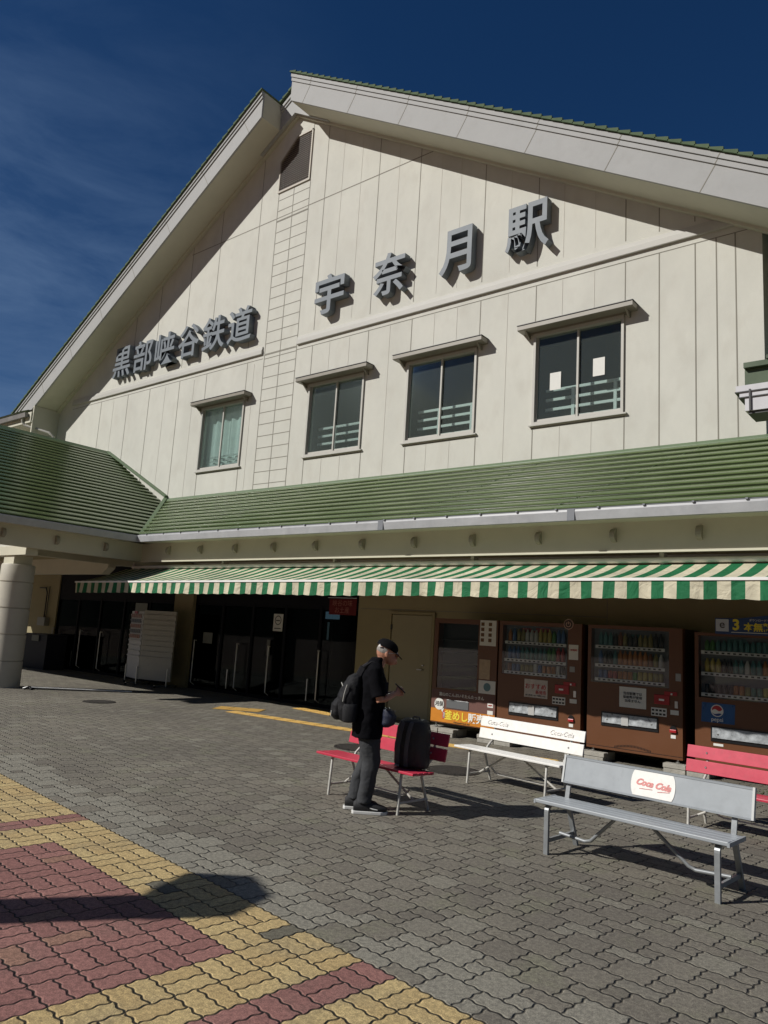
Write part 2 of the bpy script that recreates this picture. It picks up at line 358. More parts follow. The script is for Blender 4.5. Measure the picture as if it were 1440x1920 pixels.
lf = MB(); lf.box(-13.58, -12.45, W-.03, W+.05, 12.49, 12.54); lf.box(-12.49, -12.45, W-.03, W+.05, 12.54, 13.88); lf.box(-13.58, -13.54, W-.03, W+.05, 12.54, 13.36)
lf.prism([(-13.58, W-.03, 13.36), (-13.54, W-.03, 13.36), (-12.98, W-.03, 13.86), (-12.98, W-.03, 13.92)], (0, .08, 0))
lf.box(-12.98, -12.45, W-.03, W+.05, 13.85, 13.89)
part(lf, 'vent_frame', mat('vent frame', (.36, .33, .27), .6))
wd = MB().prism([(-13.58, W-.012, 13.4), (-12.99, W-.012, 13.9), (-13.58, W-.012, 13.9)], (0, .1, 0)); part(wd, 'vent_corner_panel', CREAM)
# joints
J = MB(); J2 = MB()
def vj(x, z0, z1, w=.016, mbx=None): (mbx or J).box(x-w/2, x+w/2, W-.004, W+.02, z0, z1)
def hj(x0, x1, z_, h=.014): J.box(x0, x1, W-.0045, W+.02, z_-h/2, z_+h/2)
for x in (-20.9, -19.45, -18.35, -16.95, -15.78, -14.16): vj(x, 4.7, 5.36 if x in (-15.78, -14.16) else 8.08, .018)
vj(-14.16, 7.3, 8.08); vj(-15.78, 7.3, 8.08)
for x in (-19.45, -18.3, -16.95, -15.75, -14.2): vj(x, 8.46, soff(x)-.02)
for x in (-11.9, -10.2, -9.02, -7.36, -6.17, -4.5): vj(x, 4.7, 5.36); vj(x, 7.3, 8.08); vj(x, 8.46, soff(x)-.02)
for x in (-3.93, -3.36, -3.04, -2.76): vj(x, 4.7, 8.08, .018)
for x in (-3.93, -3.36): vj(x, 8.46, soff(x)-.02)
for x in (-20.2, -17.6, -16.3, -13.9): vj(x, 4.8, 8.0, .009, J2)
for x in (-11.35, -10.75, -9.62, -8.45, -7.95, -6.76, -5.65, -5.05): vj(x, 8.5, soff(x)-.02, .009, J2)
for x in (-11.35, -10.8, -8.5, -7.95, -5.65, -5.07): vj(x, 4.75, 5.36, .009, J2)
for x in (-11.35, -10.75, -9.6, -8.45, -7.9, -6.76, -5.65, -5.05): vj(x, 7.3, 8.06, .009, J2)
for x in (-9.6, -6.76): vj(x, 4.75, 7.3, .009, J2)
hj(-17.0, -13.55, 11.80, .02); hj(-12.43, -8.45, 11.80, .02)
hj(-22.6, -13.6, 8.08, .012); hj(-12.43, -2.4, 8.08, .012)
# central block strip
for x in (-13.55, -13.0, -12.43): vj(x, 4.75, 12.49, .018)
z = 4.91
while z < 12.4:
    hj(-13.55, -12.43, z, .014); z += .295
hj(-13.55, -12.43, 8.18, .014); hj(-13.55, -12.43, 8.06, .014); hj(-13.55, -12.43, 11.80, .016); hj(-13.55, -12.43, 11.72, .014)
for c, _ in WIN: J.box(c-WW-.03, c+WW+.03, W-.004, W+.02, 5.345, 5.362)
part(J, 'panel_joint', GROOVE); part(J2, 'faint_panel_joint', GROOVE2)
# belt moulding
for x0, x1 in ((-22.6, -13.62), (-12.40, -2.40)):
    b_ = MB().prism([(x0, W+.01, 8.19), (x0, W-.045, 8.19), (x0, W-.05, 8.20), (x0, W-.05, 8.30), (x0, W-.035, 8.31), (x0, W-.030, 8.38), (x0, W+.01, 8.40)], (x1-x0, 0, 0)); part(b_, 'belt_course', BELT)
# verge boards, soffits, roof
OY = 10.77
def slope_pt(side, dx, n=0, y=OY):
    """dx horizontal distance from the ridge, n normal offset above soffit line"""
    c = 1/math.hypot(1, SL); x = AX+side*dx + side*n*SL*c; zz = AZ-SL*dx+n*c
    return Vector((x, y, zz))
def vp(side, a, b_, n0, n1, y0, y1, mbx):
    mbx.prism([slope_pt(side, a, n0, y0), slope_pt(side, b_, n0, y0), slope_pt(side, b_, n1, y0), slope_pt(side, a, n1, y0)], (0, y1-y0, 0))
for side, end in ((1, 13.6), (-1, 10.75)):
    a = .52
    f = MB(); 
    # plumb cut at the ridge end
    def vb(n0, n1, y0, y1, mbx, st=a):
        c = 1/math.hypot(1, SL)
        p0 = Vector((AX+side*st, y0, AZ-SL*st+n0/c)); p1 = Vector((AX+side*st, y0, AZ-SL*st+n1/c))
        q0 = slope_pt(side, end, n0, y0); q1 = slope_pt(side, end, n1, y0)
        if side < 0: q0 = Vector((AX-(AZ+n0/c-8.0)/SL, y0, 8.0)); q1 = Vector((AX-(AZ+n1/c-8.0)/SL, y0, 8.0))
        mbx.prism([p0, q0, q1, p1], (0, y1-y0, 0))
    vb(0, .44, OY, OY+.05, f); part(f, 'verge_board', FASCIA)
    f = MB(); vb(.44, .515, OY-.025, OY+.05, f); part(f, 'verge_moulding', FASCIA)
    f = MB(); vb(.522, .60, OY-.05, OY+.05, f); part(f, 'verge_moulding', FASCIA)
    f = MB(); vb(.0, .60, OY+.052, W-.12, f, a); part(f, 'verge_soffit', SOFFIT)
    f = MB()
    k = .95
    while k < end-.3:
        for n0, n1, yy in ((.0, .44, OY-.003), (.44, .515, OY-.028), (.522, .6, OY-.053)):
            f.prism([slope_pt(side, k-.006, n0, yy), slope_pt(side, k+.006, n0, yy), slope_pt(side, k+.006, n1, yy), slope_pt(side, k-.006, n1, yy)], (0, .01, 0))
        k += 1.5
    part(f, 'board_joint', GROOVE)
# recessed fascia in the notch
f = MB()
for side in (1, -1):
    for n0, n1, yy in ((-.02, .40, W-.2), (.40, .46, W-.225), (.468, .54, W-.25)):
        c = 1/math.hypot(1, SL); e = 1.2
        f.prism([(AX, yy, AZ+n0/c), (AX+side*e, yy, AZ-SL*e+n0/c), (AX+side*e, yy, AZ-SL*e+n1/c), (AX, yy, AZ+n1/c)], (0, .08 if n0 < .1 else .12, 0))
part(f, 'ridge_fascia', FASCIA)
f = MB()
for side in (1, -1):
    e = 13.6 if side > 0 else 10.6; c = 1/math.hypot(1, SL)
    f.prism([(AX, W-.118, AZ-.005), (AX+side*e, W-.118, AZ-SL*e-.005), (AX+side*e, W-.118, AZ-SL*e+.3), (AX, W-.118, AZ+.3)], (0, .14, 0))
    f.prism([(AX, W-.1, AZ-.06), (AX+side*e, W-.1, AZ-SL*e-.06), (AX+side*e, W-.1, AZ-SL*e), (AX, W-.1, AZ)], (0, .098, 0))
part(f, 'wall_soffit_trim', SOFFIT)
# main roof covering: stepped tile courses
def courses(side, start, end, y0, y1, mbx):
    k = start
    while k < end:
        k2 = min(k+.2, end); c = 1/math.hypot(1, SL)
        nb = .605
        a0 = Vector((AX+side*k, y0, AZ-SL*k+nb/c)); a1 = Vector((AX+side*k2, y0, AZ-SL*k2+nb/c))
        lift = Vector((side*.0, 0, .075)); lift0 = Vector((0, 0, .03))
        mbx.prism([a0, a1+Vector((side*.015, 0, 0)), a1+lift+Vector((side*.015, 0, 0)), a0+lift0], (0, y1-y0, 0)); k += .2
    return mbx
part(courses(1, .5, 13.6, OY-.09, 24, MB()), 'main_roof', TILE)
part(courses(-1, .5, 11.85, OY-.09, 24, MB()), 'main_roof', TILE)
part(courses(1, 0, .5, W-.3, 24, courses(-1, 0, .5, W-.3, 24, MB())), 'ridge_roof', TILE)
# ---- lean-to roof with the left wing roof (stepped sheet)
LT0, LTY, LTZ = 4.74, 9.62, 3.45
SLP = (LT0-LTZ)/(W-LTY)
def stepped(rows, top, bot, ends, name):
    """top/bot: cross-section points (h, z); ends(t, z): world pts left & right at height param"""
    mb = MB()
    prof = []
    for i in range(rows):
        for t, n in ((.0, .0), (.06, .018), (.3, .034), (.6, .046), (.86, .050), (.97, .044), (.985, .036), (.90, .0)):
            prof.append(((i+t)/rows, n))
    vs = []
    for t, n in prof:
        a, b_ = ends(t, n); vs += [a, b_]
    fs = [(2*i, 2*i+1, 2*i+3, 2*i+2) for i in range(len(prof)-1)]
    mb.add(vs, fs); return mb
def lt_ends(t, n):
    y = W-(W-LTY)*t; zz = LT0-(LT0-LTZ)*t; c = 1/math.hypot(1, SLP)
    xl = -16.96 + (W-y)       # valley
    return (Vector((xl, y-n*SLP*c, zz+n*c)), Vector((1.5, y-n*SLP*c, zz+n*c)))
lt = stepped(11, 0, 0, lt_ends, '')
part(lt, 'lean_to_roof', GREEN)
sm = MB()
for r in range(11):
    for k, x in enumerate((-14.5, -11.6, -8.7, -5.8, -3.1, -.3)):
        xx = x - r*.16; t0 = (r+.02)/11; t1 = (r+.98)/11
        a, _ = lt_ends(t0, .02); b_, _ = lt_ends(t1, .044)
        if xx < -16.6+t1*2: continue
        sm.bar((xx, a.y, a.z+.006), (xx-.05, b_.y, b_.z+.003), .012, .01)
part(sm, 'sheet_joint', GREEN_D)
fl = MB().prism([(-16.96, W, LT0-.02), (-16.96, W-.14, LT0-.06), (-16.96, W-.13, LT0-.02), (-16.96, W-.012, LT0+.05), (-16.96, W, LT0+.05)], (18.4, 0, 0)); part(fl, 'wall_flashing', GREEN_D)
# wing: ridge x=-20.11 z=6.37, eave x=-15.0
WRX, WRZ, WEX, WEZ, WY0 = -20.11, 6.34, -15.02, 3.45, 5.9
WS = (WRZ-WEZ)/(WEX-WRX)
def wing_ends(side):
    def f_(t, n):
        dx = (WEX-WRX)*t; zz = WRZ-(WRZ-WEZ)*t; c = 1/math.hypot(1, WS)
        X = WRX+side*(dx+n*WS*c); Z = zz+n*c; yb = W
        if side > 0 and WRX+dx > -16.96: yb = W-(WRX+dx+16.96)      # valley
        return (Vector((X, yb, Z)), Vector((X, WY0, Z)))
    return f_
part(stepped(25, 0, 0, wing_ends(1), ''), 'wing_roof', GREEN); part(stepped(25, 0, 0, wing_ends(-1), ''), 'wing_roof', GREEN)
cap = MB(); cap.prism([(WRX-.12, W, WRZ-.02), (WRX, W, WRZ+.08), (WRX+.12, W, WRZ-.02)], (0, WY0-W-.05, 0))
cap.bar((WRX+.02, W-.05, WRZ+.06), (-16.93, W-.05, LT0+.10), .10, .05); cap.bar((-16.96, W-.04, LT0+.07), (WEX+.02, LTY+.06, LTZ+.06), .09, .03)
part(cap, 'ridge_cap', GREEN_D)
# gutters
g = MB()
def gut(mb, x0, x1, y):        # along X
    mb.prism([(x0, y, LTZ-.0), (x0, y-.10, LTZ), (x0, y-.105, LTZ-.03), (x0, y-.085, LTZ-.15), (x0, y, LTZ-.15)], (x1-x0, 0, 0))
gut(g, WEX+.02, 1.5, LTY+.03); part(g, 'gutter', GUTTER)
g = MB(); g.prism([(WEX-.02, WY0, LTZ), (WEX+.08, WY0, LTZ), (WEX+.085, WY0, LTZ-.03), (WEX+.065, WY0, LTZ-.15), (WEX-.02, WY0, LTZ-.15)], (0, LTY-.06-WY0, 0)); part(g, 'gutter', GUTTER)
g = MB(); x = -14.6
while x < 1.4: g.box(x, x+.03, LTY-.095, LTY+.0, LTZ-.002, LTZ+.02); x += .62
g.box(-14.9, 1.5, LTY-.06, LTY-.05, LTZ+.008, LTZ+.016)
for x in (-7.9, -4.5): g.box(x, x+.11, LTY-.079, LTY-.06, LTZ-.155, LTZ+.004)
part(g, 'gutter_bracket', mat('gutter clip grey', (.17, .18, .2), .5))
# eave beams
BY = 9.98
bm_ = MB(); bm_.box(-15.36, 1.5, BY, BY+.16, 2.90, 3.40); bm_.box(-15.36, 1.5, BY-.02, BY+.0, 2.885, 2.915)
part(bm_, 'eave_beam', CREAM_BEAM)
bm_ = MB(); bm_.box(-15.52, -15.36, WY0+.3, BY+.16, 2.90, 3.40); part(bm_, 'eave_beam', CREAM_BEAM)
bm_ = MB(); bm_.box(-15.3, 1.5, LTY+.02, BY, 3.31, 3.34); bm_.prism([(-15.36, WY0+.1, 3.31), (WEX-.02, WY0+.1, 3.31), (WEX-.02, WY0+.1, 3.34), (-15.36, WY0+.1, 3.34)], (0, BY-WY0-.1, 0)); part(bm_, 'eave_soffit', CREAM_BEAM)
def rafter_end(mbx, p, ax):
    # rounded stub, flat outer face
    P = []
    for k in range(9):
        t = math.pi*k/8; P.append((-.10*math.sin(t), .095*math.cos(t)))
    if ax == 'y': pts = [(p[0]-.035, p[1]+a, p[2]+b_) for a, b_ in P]; mbx.prism(pts, (.07, 0, 0))
    else: pts = [(p[0]-a, p[1]-.035, p[2]+b_) for a, b_ in P]; mbx.prism(pts, (0, .07, 0))
RAFT = mat('rafter end paint', (.30, .28, .22), .6)
x = -14.27
while x < 1: rf = MB(); rafter_end(rf, (x, BY, 3.13), 'y'); part(rf, 'rafter_end', RAFT); x += 1.142
for y in (9.04, 7.9, 6.77): rf = MB(); rafter_end(rf, (-15.36, y, 3.13), 'x'); part(rf, 'rafter_end', RAFT)
# ceiling under lean-to and wing
ce = MB(); ce.box(-15.36, 1.5, BY+.16, W, 3.05, 3.08); part(ce, 'porch_ceiling', CREAM_SHADE)
ce = MB(); ce.box(-24.9, -15.52, 7.55, W, 3.02, 3.05); part(ce, 'porch_ceiling', CREAM_SHADE)
# wing gable + front beam + cross beam + columns
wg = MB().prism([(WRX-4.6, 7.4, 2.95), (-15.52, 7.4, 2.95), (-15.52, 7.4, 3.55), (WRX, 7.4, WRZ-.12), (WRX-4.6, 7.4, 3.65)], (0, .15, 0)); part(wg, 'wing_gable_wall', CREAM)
fb = MB(); fb.box(-24.9, -15.52, 7.36, 7.62, 2.76, 2.95); part(fb, 'front_beam', CREAM_BEAM)
fb = MB().prism([(-25, 10.0, 2.62), (-17.0, 10.0, 2.62), (-16.75, 10.0, 2.78), (-16.75, 10.0, 3.02), (-25, 10.0, 3.02)], (0, .2, 0)); part(fb, 'cross_beam', CREAM_BEAM)
fb = MB(); fb.box(-16.9, -16.72, 7.62, 11.6, 2.86, 3.02); part(fb, 'cross_beam', CREAM_BEAM)
for cx_, lab in ((-16.3, None), (-23.9, None)):
    cl = MB(); pr = []
    zz = 0
    pr = [(.345, 0)]
    for zc in (.55, 1.1, 1.65, 2.2): pr += [(.335, zc-.012), (.315, zc-.01), (.315, zc+.01), (.335, zc+.012)]
    pr += [(.335, 2.55), (.32, 2.58)]
    cl.lathe(pr, cx_, 7.62, 40); part(cl, 'column', COLM, smooth=True)
    cl = MB(); cl.box(cx_-.02-.22, cx_+.22, 7.40, 7.80, 2.58, 2.76); part(cl, 'column_head', CREAM_BEAM)
# left annex with gutter and downpipe
an = MB(); an.box(-32, XL, 12.2, 12.4, 0, 7.8); part(an, 'annex_wall', CREAM)
an = MB(); an.box(-32, -23.45, 10.75, 12.2, 7.55, 7.62); an.box(-32, -23.5, 10.72, 10.76, 7.55, 7.9); an.box(-23.5, -23.44, 10.76, 12.2, 7.0, 8.1); part(an, 'annex_soffit', SOFFIT)
an = MB(); an.prism([(-32, 10.7, 7.86), (-32, 10.58, 7.86), (-32, 10.6, 7.72), (-32, 10.7, 7.72)], (8.35, 0, 0)); part(an, 'annex_gutter', mat('weathered grey gutter', (.22, .21, .20), .5, var=.2, vscale=3))
an = MB(); an.prism([(-32, 10.55, 7.92), (-32, 13.5, 9.3), (-32, 13.5, 9.2), (-32, 10.7, 7.85)], (8.2, 0, 0)); part(an, 'annex_roof', GREEN)
an = MB(); an.tube([(-23.95, 10.68, 7.75), (-23.95, 10.68, 7.6), (-23.9, 10.75, 7.5), (-22.95, 11.1, 7.22), (-22.85, 11.2, 7.12), (-22.85, 11.25, 6.2)], .045, 10); part(an, 'downpipe', mat('pale downpipe', (.42, .41, .37), .5), smooth=True)
# right side: eave of the neighbouring block with box gutter
sb = MB(); sb.box(-2.02, 2.5, 10.2, 14, 3.6, 4.62); part(sb, 'side_block_wall', CREAM)
GW = mat('white box gutter', (.56, .56, .58), .35, var=.08, vscale=4)
sb = MB().prism([(-2.16, 9.56, 4.50), (-2.28, 9.50, 4.86), (-2.28, 9.8, 4.86), (-2.16, 9.8, 4.50)], (0, 0, 0.0001)) if 0 else MB()
sb.box(-2.18, 2.5, 9.505, 9.9, 4.535, 4.70); sb.box(-2.24, 2.5, 9.50, 9.9, 4.715, 4.77); sb.box(-2.28, 2.5, 9.495, 9.9, 4.785, 4.86)
part(sb, 'box_gutter', GW)
sb = MB(); sb.box(-2.15, 2.5, 9.53, 9.92, 4.50, 4.534); sb.box(-2.25, 2.5, 9.490, 9.88, 4.701, 4.714); sb.box(-2.29, 2.5, 9.485, 9.88, 4.771, 4.784); sb.box(-2.13, -2.11, 9.48, 9.5, 4.53, 4.8); part(sb, 'gutter_strap', GUT_D)
sb = MB(); sb.box(-2.02, 2.5, 9.9, 10.2, 4.52, 4.56); part(sb, 'side_soffit', mat('brown soffit', (.30, .19, .15), .5))
sb = MB(); sb.box(-2.19, 2.5, 9.56, 9.9, 4.87, 5.08); sb.prism([(-2.19, 9.5, 5.085), (-2.19, 9.9, 5.085), (-2.19, 12, 5.9), (-2.19, 12, 6.0), (-2.19, 9.5, 5.15)], (4.7, 0, 0)); sb.box(-1.93, 2.5, 9.48, 9.7, 5.155, 5.20)
part(sb, 'side_roof', mat('dark green sheet metal', (.06, .09, .045), .4, var=.15, vscale=3))
# ---- lower storey
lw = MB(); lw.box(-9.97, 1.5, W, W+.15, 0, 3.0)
part(lw, 'lower_wall', CREAM_SHADE)
lw = MB(); lw.box(-16.08, -15.32, W-.05, W+.2, 0, 3.0); part(lw, 'entrance_pillar', CREAM_SHADE)
lw = MB(); lw.box(-24.9, -22.0, W, W+.15, 0, 3.0); part(lw, 'lower_wall', CREAM_SHADE)
j = MB(); j.box(-4.75, -4.738, W-.003, W+.01, 0, 3.0); j.box(-9.9, -4.75, W-.003, W+.01, 2.06, 2.072); j.box(-2.3, -2.29, W-.003, W+.01, 0, 3.0); part(j, 'panel_joint', GROOVE)
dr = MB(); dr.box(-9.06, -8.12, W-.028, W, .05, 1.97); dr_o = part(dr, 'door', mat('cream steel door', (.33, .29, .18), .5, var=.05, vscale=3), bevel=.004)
fr = MB(); fr.box(-9.13, -9.075, W-.045, W, 0, 2.03); fr.box(-8.105, -8.05, W-.045, W, 0, 2.03); fr.box(-9.075, -8.105, W-.045, W, 1.985, 2.03); part(fr, 'door_frame', CREAM_SHADE)
hn = MB(); hn.tube([(-8.27, W-.03, .97), (-8.27, W-.08, .97), (-8.38, W-.08, .97)], .012, 8); hn.lathe([(.025, 1.04), (.025, 1.06)], -8.27, W-.04, 10); o = hn.build('handle', STEEL, dr_o)
hn = MB(); hn.box(-9.08, -9.05, W-.05, W-.02, 1.68, 1.78); hn.box(-9.08, -9.05, W-.05, W-.02, .3, .4); hn.build('hinge', GUT_D, dr_o)
# lobby room behind the entrances
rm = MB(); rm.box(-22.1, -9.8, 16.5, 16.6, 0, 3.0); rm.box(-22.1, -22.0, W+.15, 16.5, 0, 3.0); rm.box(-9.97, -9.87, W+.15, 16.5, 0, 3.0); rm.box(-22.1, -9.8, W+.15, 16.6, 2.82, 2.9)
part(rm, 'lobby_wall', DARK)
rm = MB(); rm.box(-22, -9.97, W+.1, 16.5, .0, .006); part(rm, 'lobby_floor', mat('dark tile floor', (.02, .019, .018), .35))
# upper rooms behind the windows
rm = MB(); rm.box(XL+.2, XR-.2, 14.0, 14.1, 4.8, 8.0); rm.box(XL+.2, XR-.2, W+.18, 14, 4.75, 4.8); rm.box(XL+.2, XR-.2, W+.18, 14, 7.9, 8.0); part(rm, 'upper_room', ROOMW)
# entrance fronts
ent = MB(); 
for x0, x1 in ((-15.32, -9.97), (-22.0, -16.08)):
    ent.box(x0, x1, W+.04, W+.12, 2.10, 3.0)
    n = 5; 
    for k in range(n+1): xx = x0+(x1-x0)*k/n; ent.box(max(x0, xx-.035), min(x1, xx+.035), W+.04, W+.10, 0, 2.10)
    ent.box(x0, x1, W+.05, W+.09, .0, .07); ent.box(x0, x1, W+.05, W+.09, 2.02, 2.1)
part(ent, 'entrance_frame', DARKN)
for x0, x1 in ((-15.32, -9.97), (-22.0, -16.08)):
    n = 5
    for k in range(n):
        a = x0+(x1-x0)*k/n+.04; b_ = x0+(x1-x0)*(k+1)/n-.04
        gl = MB(); gl.box(a, b_, W+.065, W+.073, .075, 2.015); gp = part(gl, 'entrance_door', PANE_C)
for x in (-10.92, -12.45, -13.5, -15.08, -19.3, -20.36, -21.93):
    hb = MB(); hb.tube([(x-.07, W+.03, 1.15), (x-.03, W-.06, 1.16), (x, W-.08, 1.12), (x, W-.08, .16), (x-.01, W+.03, .1)], .013, 8); part(hb, 'door_pull_bar', WHITE_P, smooth=True)  # white paint stands in for bright reflections on the metal bars
for x in (-11.3, -13.9, -20.9): 
    hb = MB(); hb.box(x, x+.02, W+.02, W+.04, .1, .55); part(hb, 'door_kick_bar', STEEL)
# notices on the glass
def notice(x0, x1, z0, z1, y, name='notice', m=PAPER): 
    q = MB(); q.box(x0, x1, y-.003, y, z0, z1); return part(q, name, m)
GREYP = mat('dim grey paper', (.22, .23, .21), .8, var=.1, vscale=12)
notice(-14.9, -14.55, 1.1, 1.36, W+.03, m=GREYP); notice(-17.9, -17.35, 1.6, 2.0, W+.03, m=GREYP); notice(-18.0, -17.8, 1.05, 1.4, W+.03, m=GREYP); notice(-17.75, -17.4, 1.2, 1.4, W+.03, m=GREYP); notice(-17.36, -17.2, 1.05, 1.4, W+.03, m=GREYP)
sgn = notice(-12.47, -12.17, 1.5, 1.88, W+.03, 'smoking_notice', PAPER)
q = MB()
for k in range(20):
    t0 = 2*math.pi*k/20; t1 = 2*math.pi*(k+1)/20
    q.add([(-12.32+r*math.cos(t), W+.025, 1.74+r*math.sin(t)) for r, t in ((.085, t0), (.085, t1), (.105, t1), (.105, t0))], [(3, 2, 1, 0)])
q.box(-12.38, -12.26, W+.02, W+.026, 1.72, 1.745); q.box(-12.42, -12.22, W+.02, W+.026, 1.55, 1.57)
part(q, 'notice_print', GUT_D)
notice(-12.62, -12.52, .95, 1.3, W+.03, m=mat('dim sign plate', (.16, .16, .15), .6))
# windows
def window(c, idx):
    f = MB(); y0, y1 = W-.035, W+.13; x0, x1 = c-WW, c+WW
    f.box(x0-.015, x0+.03, y0, y1, WZ0-.02, WZ1+.02); f.box(x1-.03, x1+.015, y0, y1, WZ0-.02, WZ1+.02); f.box(x0+.03, x1-.03, y0, y1, WZ1-.04, WZ1+.02); f.box(x0+.03, x1-.03, y0-.0, y1, WZ0-.02, WZ0+.03)
    fo = part(f, 'window', ALU)
    s = MB(); s.box(x0+.03, x0+.06, W+.02, W+.05, WZ0+.035, WZ1-.04); s.box(c-.018, c+.018, W+.015, W+.06, WZ0+.035, WZ1-.04); s.box(x1-.06, x1-.03, W+.04, W+.07, WZ0+.035, WZ1-.04)
    s.box(x0+.06, c-.025, W+.02, W+.05, WZ0+.035, WZ0+.085); s.box(c+.025, x1-.06, W+.04, W+.07, WZ0+.035, WZ0+.085)
    s.build('sash', ALU, fo)
    for a, b_, yy in ((x0+.06, c-.025, W+.035), (c+.025, x1-.06, W+.055)):
        MB().box(a, b_, yy, yy+.006, WZ0+.085, WZ1-.04).build('pane', PANE, fo)
    sl_ = MB(); sl_.box(x0-.07, x1+.07, W-.055, W-.036, WZ0-.045, WZ0-.021); sl_.box(x0-.07, x1+.07, W-.036, W-.001, WZ0-.04, WZ0-.021); sl_.build('sill', ALU, fo)
    h = MB(); hx0, hx1 = c-1.06, c+1.06
    h.prism([(hx0, W-.001, 7.24), (hx0, W-.25, 7.23), (hx0, W-.25, 7.16), (hx0, W-.22, 7.15), (hx0, W-.001, 7.15)], (hx1-hx0, 0, 0))
    h.prism([(x0-.12, W-.001, 7.149), (x0-.12, W-.2, 7.149), (x0-.12, W-.06, 7.05), (x0-.12, W-.001, 7.05)], (.03, 0, 0)); h.prism([(x1+.09, W-.001, 7.149), (x1+.09, W-.2, 7.149), (x1+.09, W-.06, 7.05), (x1+.09, W-.001, 7.05)], (.03, 0, 0))
    h.box(x0-.09, x1+.09, W-.045, W-.002, 7.122, 7.149)
    h.build('window_hood', HOOD, fo); MB().box(hx0-.01, hx1+.01, W-.26, W-.001, 7.242, 7.252).build('hood_cap', GUT_D, fo)
    # safety rail inside the room
    if idx:
        r = MB(); ry = W+.27
        for zz in (5.55, 5.73, 5.91, 6.09): r.box(x0+.1, x1+.9, ry, ry+.03, zz, zz+.05)
        for xx in (c-.22, c+.55): r.box(xx, xx+.055, ry-.005, ry+.035, 5.4, 6.12)
        r.build('inner_rail', RAILW, fo)
    else:
        r = MB(); ry = W+.2
        n = 40; vs = []
        for k in range(n+1):
            xx = x0-.1+(x1-x0+.8)*k/n; yy = ry+.03*math.sin(k*1.3); vs += [(xx, yy, 5.3), (xx, yy, 7.15)]
        r.add(vs, [(2*k, 2*k+2, 2*k+3, 2*k+1) for k in range(n)]); r.build('curtain', CURT, fo, smooth=True)
        r = MB()
        for zz in (5.55, 5.66, 5.77): r.box(x0+.3, x1+.4, W+.12, W+.14, zz, zz+.03)
        r.build('inner_rail', WHITE_R, fo)
    if idx == 3:
        for a, z0 in ((c-.52, 6.02), (c+.27, 6.15)): MB().box(a, a+.21, W+.02 if a < c else W+.045, W+.022 if a < c else W+.047, z0, z0+.32).build('paper', PAPER, fo)
    return fo
for i, (c, _) in enumerate(WIN): window(c, i)

# ------------------------------------------------------------------ big letters
def sign_letters(name, chars, xs_, z0, z1, w, label, yf=11.40, stroke=.012):
    root = empty(name, (sum(xs_)/len(xs_), W, z0), label=label, cat='sign')
    for ch, x in zip(chars, xs_):
        dz = {'駅': .055, '月': .035, '奈': .015}.get(ch, 0); x -= {'駅': .03}.get(ch, 0)
        ww = w*({'月': .84, '谷': .98}.get(ch, 1)); hh = (z1-z0)
        text_mesh('sign_letter', ch, 1.0, LETTER, root, extr=.09, off=stroke, loc=(x-root.location.x, yf+.09-W, (z1-z0)/2+dz), fit=(ww, hh))
    return root
sign_letters('station_name_sign', '宇奈月駅', [-11.3, -9.56, -7.88, -6.27], 8.67, 9.62, .90, 'four large widely spaced blue-grey letters on the right half of the gable wall', stroke=.017)
sign_letters('company_name_sign', '黒部峡谷鉄道', [-19.72, -18.64, -17.58, -16.50, -15.44, -14.40], 8.62, 9.55, .92, 'row of six close-set blue-grey letters on the left half of the gable wall', yf=11.42, stroke=.013)

# ------------------------------------------------------------------ striped awning
def stripe_mat(sw):
    m = bpy.data.materials.new('striped awning cloth'); m.use_nodes = True; T = m.node_tree; Ex.tree = T; b = T.nodes['Principled BSDF']
    t = T.nodes.new('ShaderNodeTexCoord'); s = T.nodes.new('ShaderNodeSeparateXYZ'); T.links.new(t.outputs['Object'], s.inputs[0])
    k = Ex.op('GREATER_THAN', Ex.op('FLOORED_MODULO', Ex(s.outputs[0]), sw*2), sw)
    n = T.nodes.new('ShaderNodeTexNoise'); n.inputs['Scale'].default_value = 2.2; n.inputs['Detail'].default_value = 6; T.links.new(t.outputs['Object'], n.inputs['Vector'])
    mx = T.nodes.new('ShaderNodeMixRGB'); mx.inputs[1].default_value = (.60, .555, .41, 1); mx.inputs[2].default_value = (.010, .14, .052, 1); T.links.new(k.s, mx.inputs[0])
    my = T.nodes.new('ShaderNodeMixRGB'); my.blend_type = 'MULTIPLY'; my.inputs[0].default_value = .55; T.links.new(mx.outputs[0], my.inputs[1])
    r = T.nodes.new('ShaderNodeMapRange'); r.inputs['From Min'].default_value = .3; r.inputs['From Max'].default_value = .7; r.inputs['To Min'].default_value = .5; r.inputs['To Max'].default_value = 1.1; T.links.new(n.outputs[0], r.inputs[0]); T.links.new(r.outputs[0], my.inputs[2])
    wv = T.nodes.new('ShaderNodeTexNoise'); wv.inputs['Scale'].default_value = 5; wv.inputs['Detail'].default_value = 5; wv.inputs['Distortion'].default_value = 1.2; T.links.new(t.outputs['Object'], wv.inputs['Vector'])
    wb = T.nodes.new('ShaderNodeBump'); wb.inputs['Strength'].default_value = .6; wb.inputs['Distance'].default_value = .05; T.links.new(wv.outputs[0], wb.inputs['Height']); T.links.new(wb.outputs[0], b.inputs['Normal'])
    T.links.new(my.outputs[0], b.inputs['Base Color']); b.inputs['Roughness'].default_value = .75; b.inputs['Specular IOR Level'].default_value = .3
    return m
SW = .148
STR = stripe_mat(SW)
aw = empty('striped_awning', (0, 0, 0), label='long green and cream striped awning with a short valance above the vending machines', cat='awning')
ax0, ax1 = -16.2, 1.2
def aw_front(x): return 2.33+.11*(x-ax0)/14.3
cn = MB(); N = 110; rows = 7; vs = []
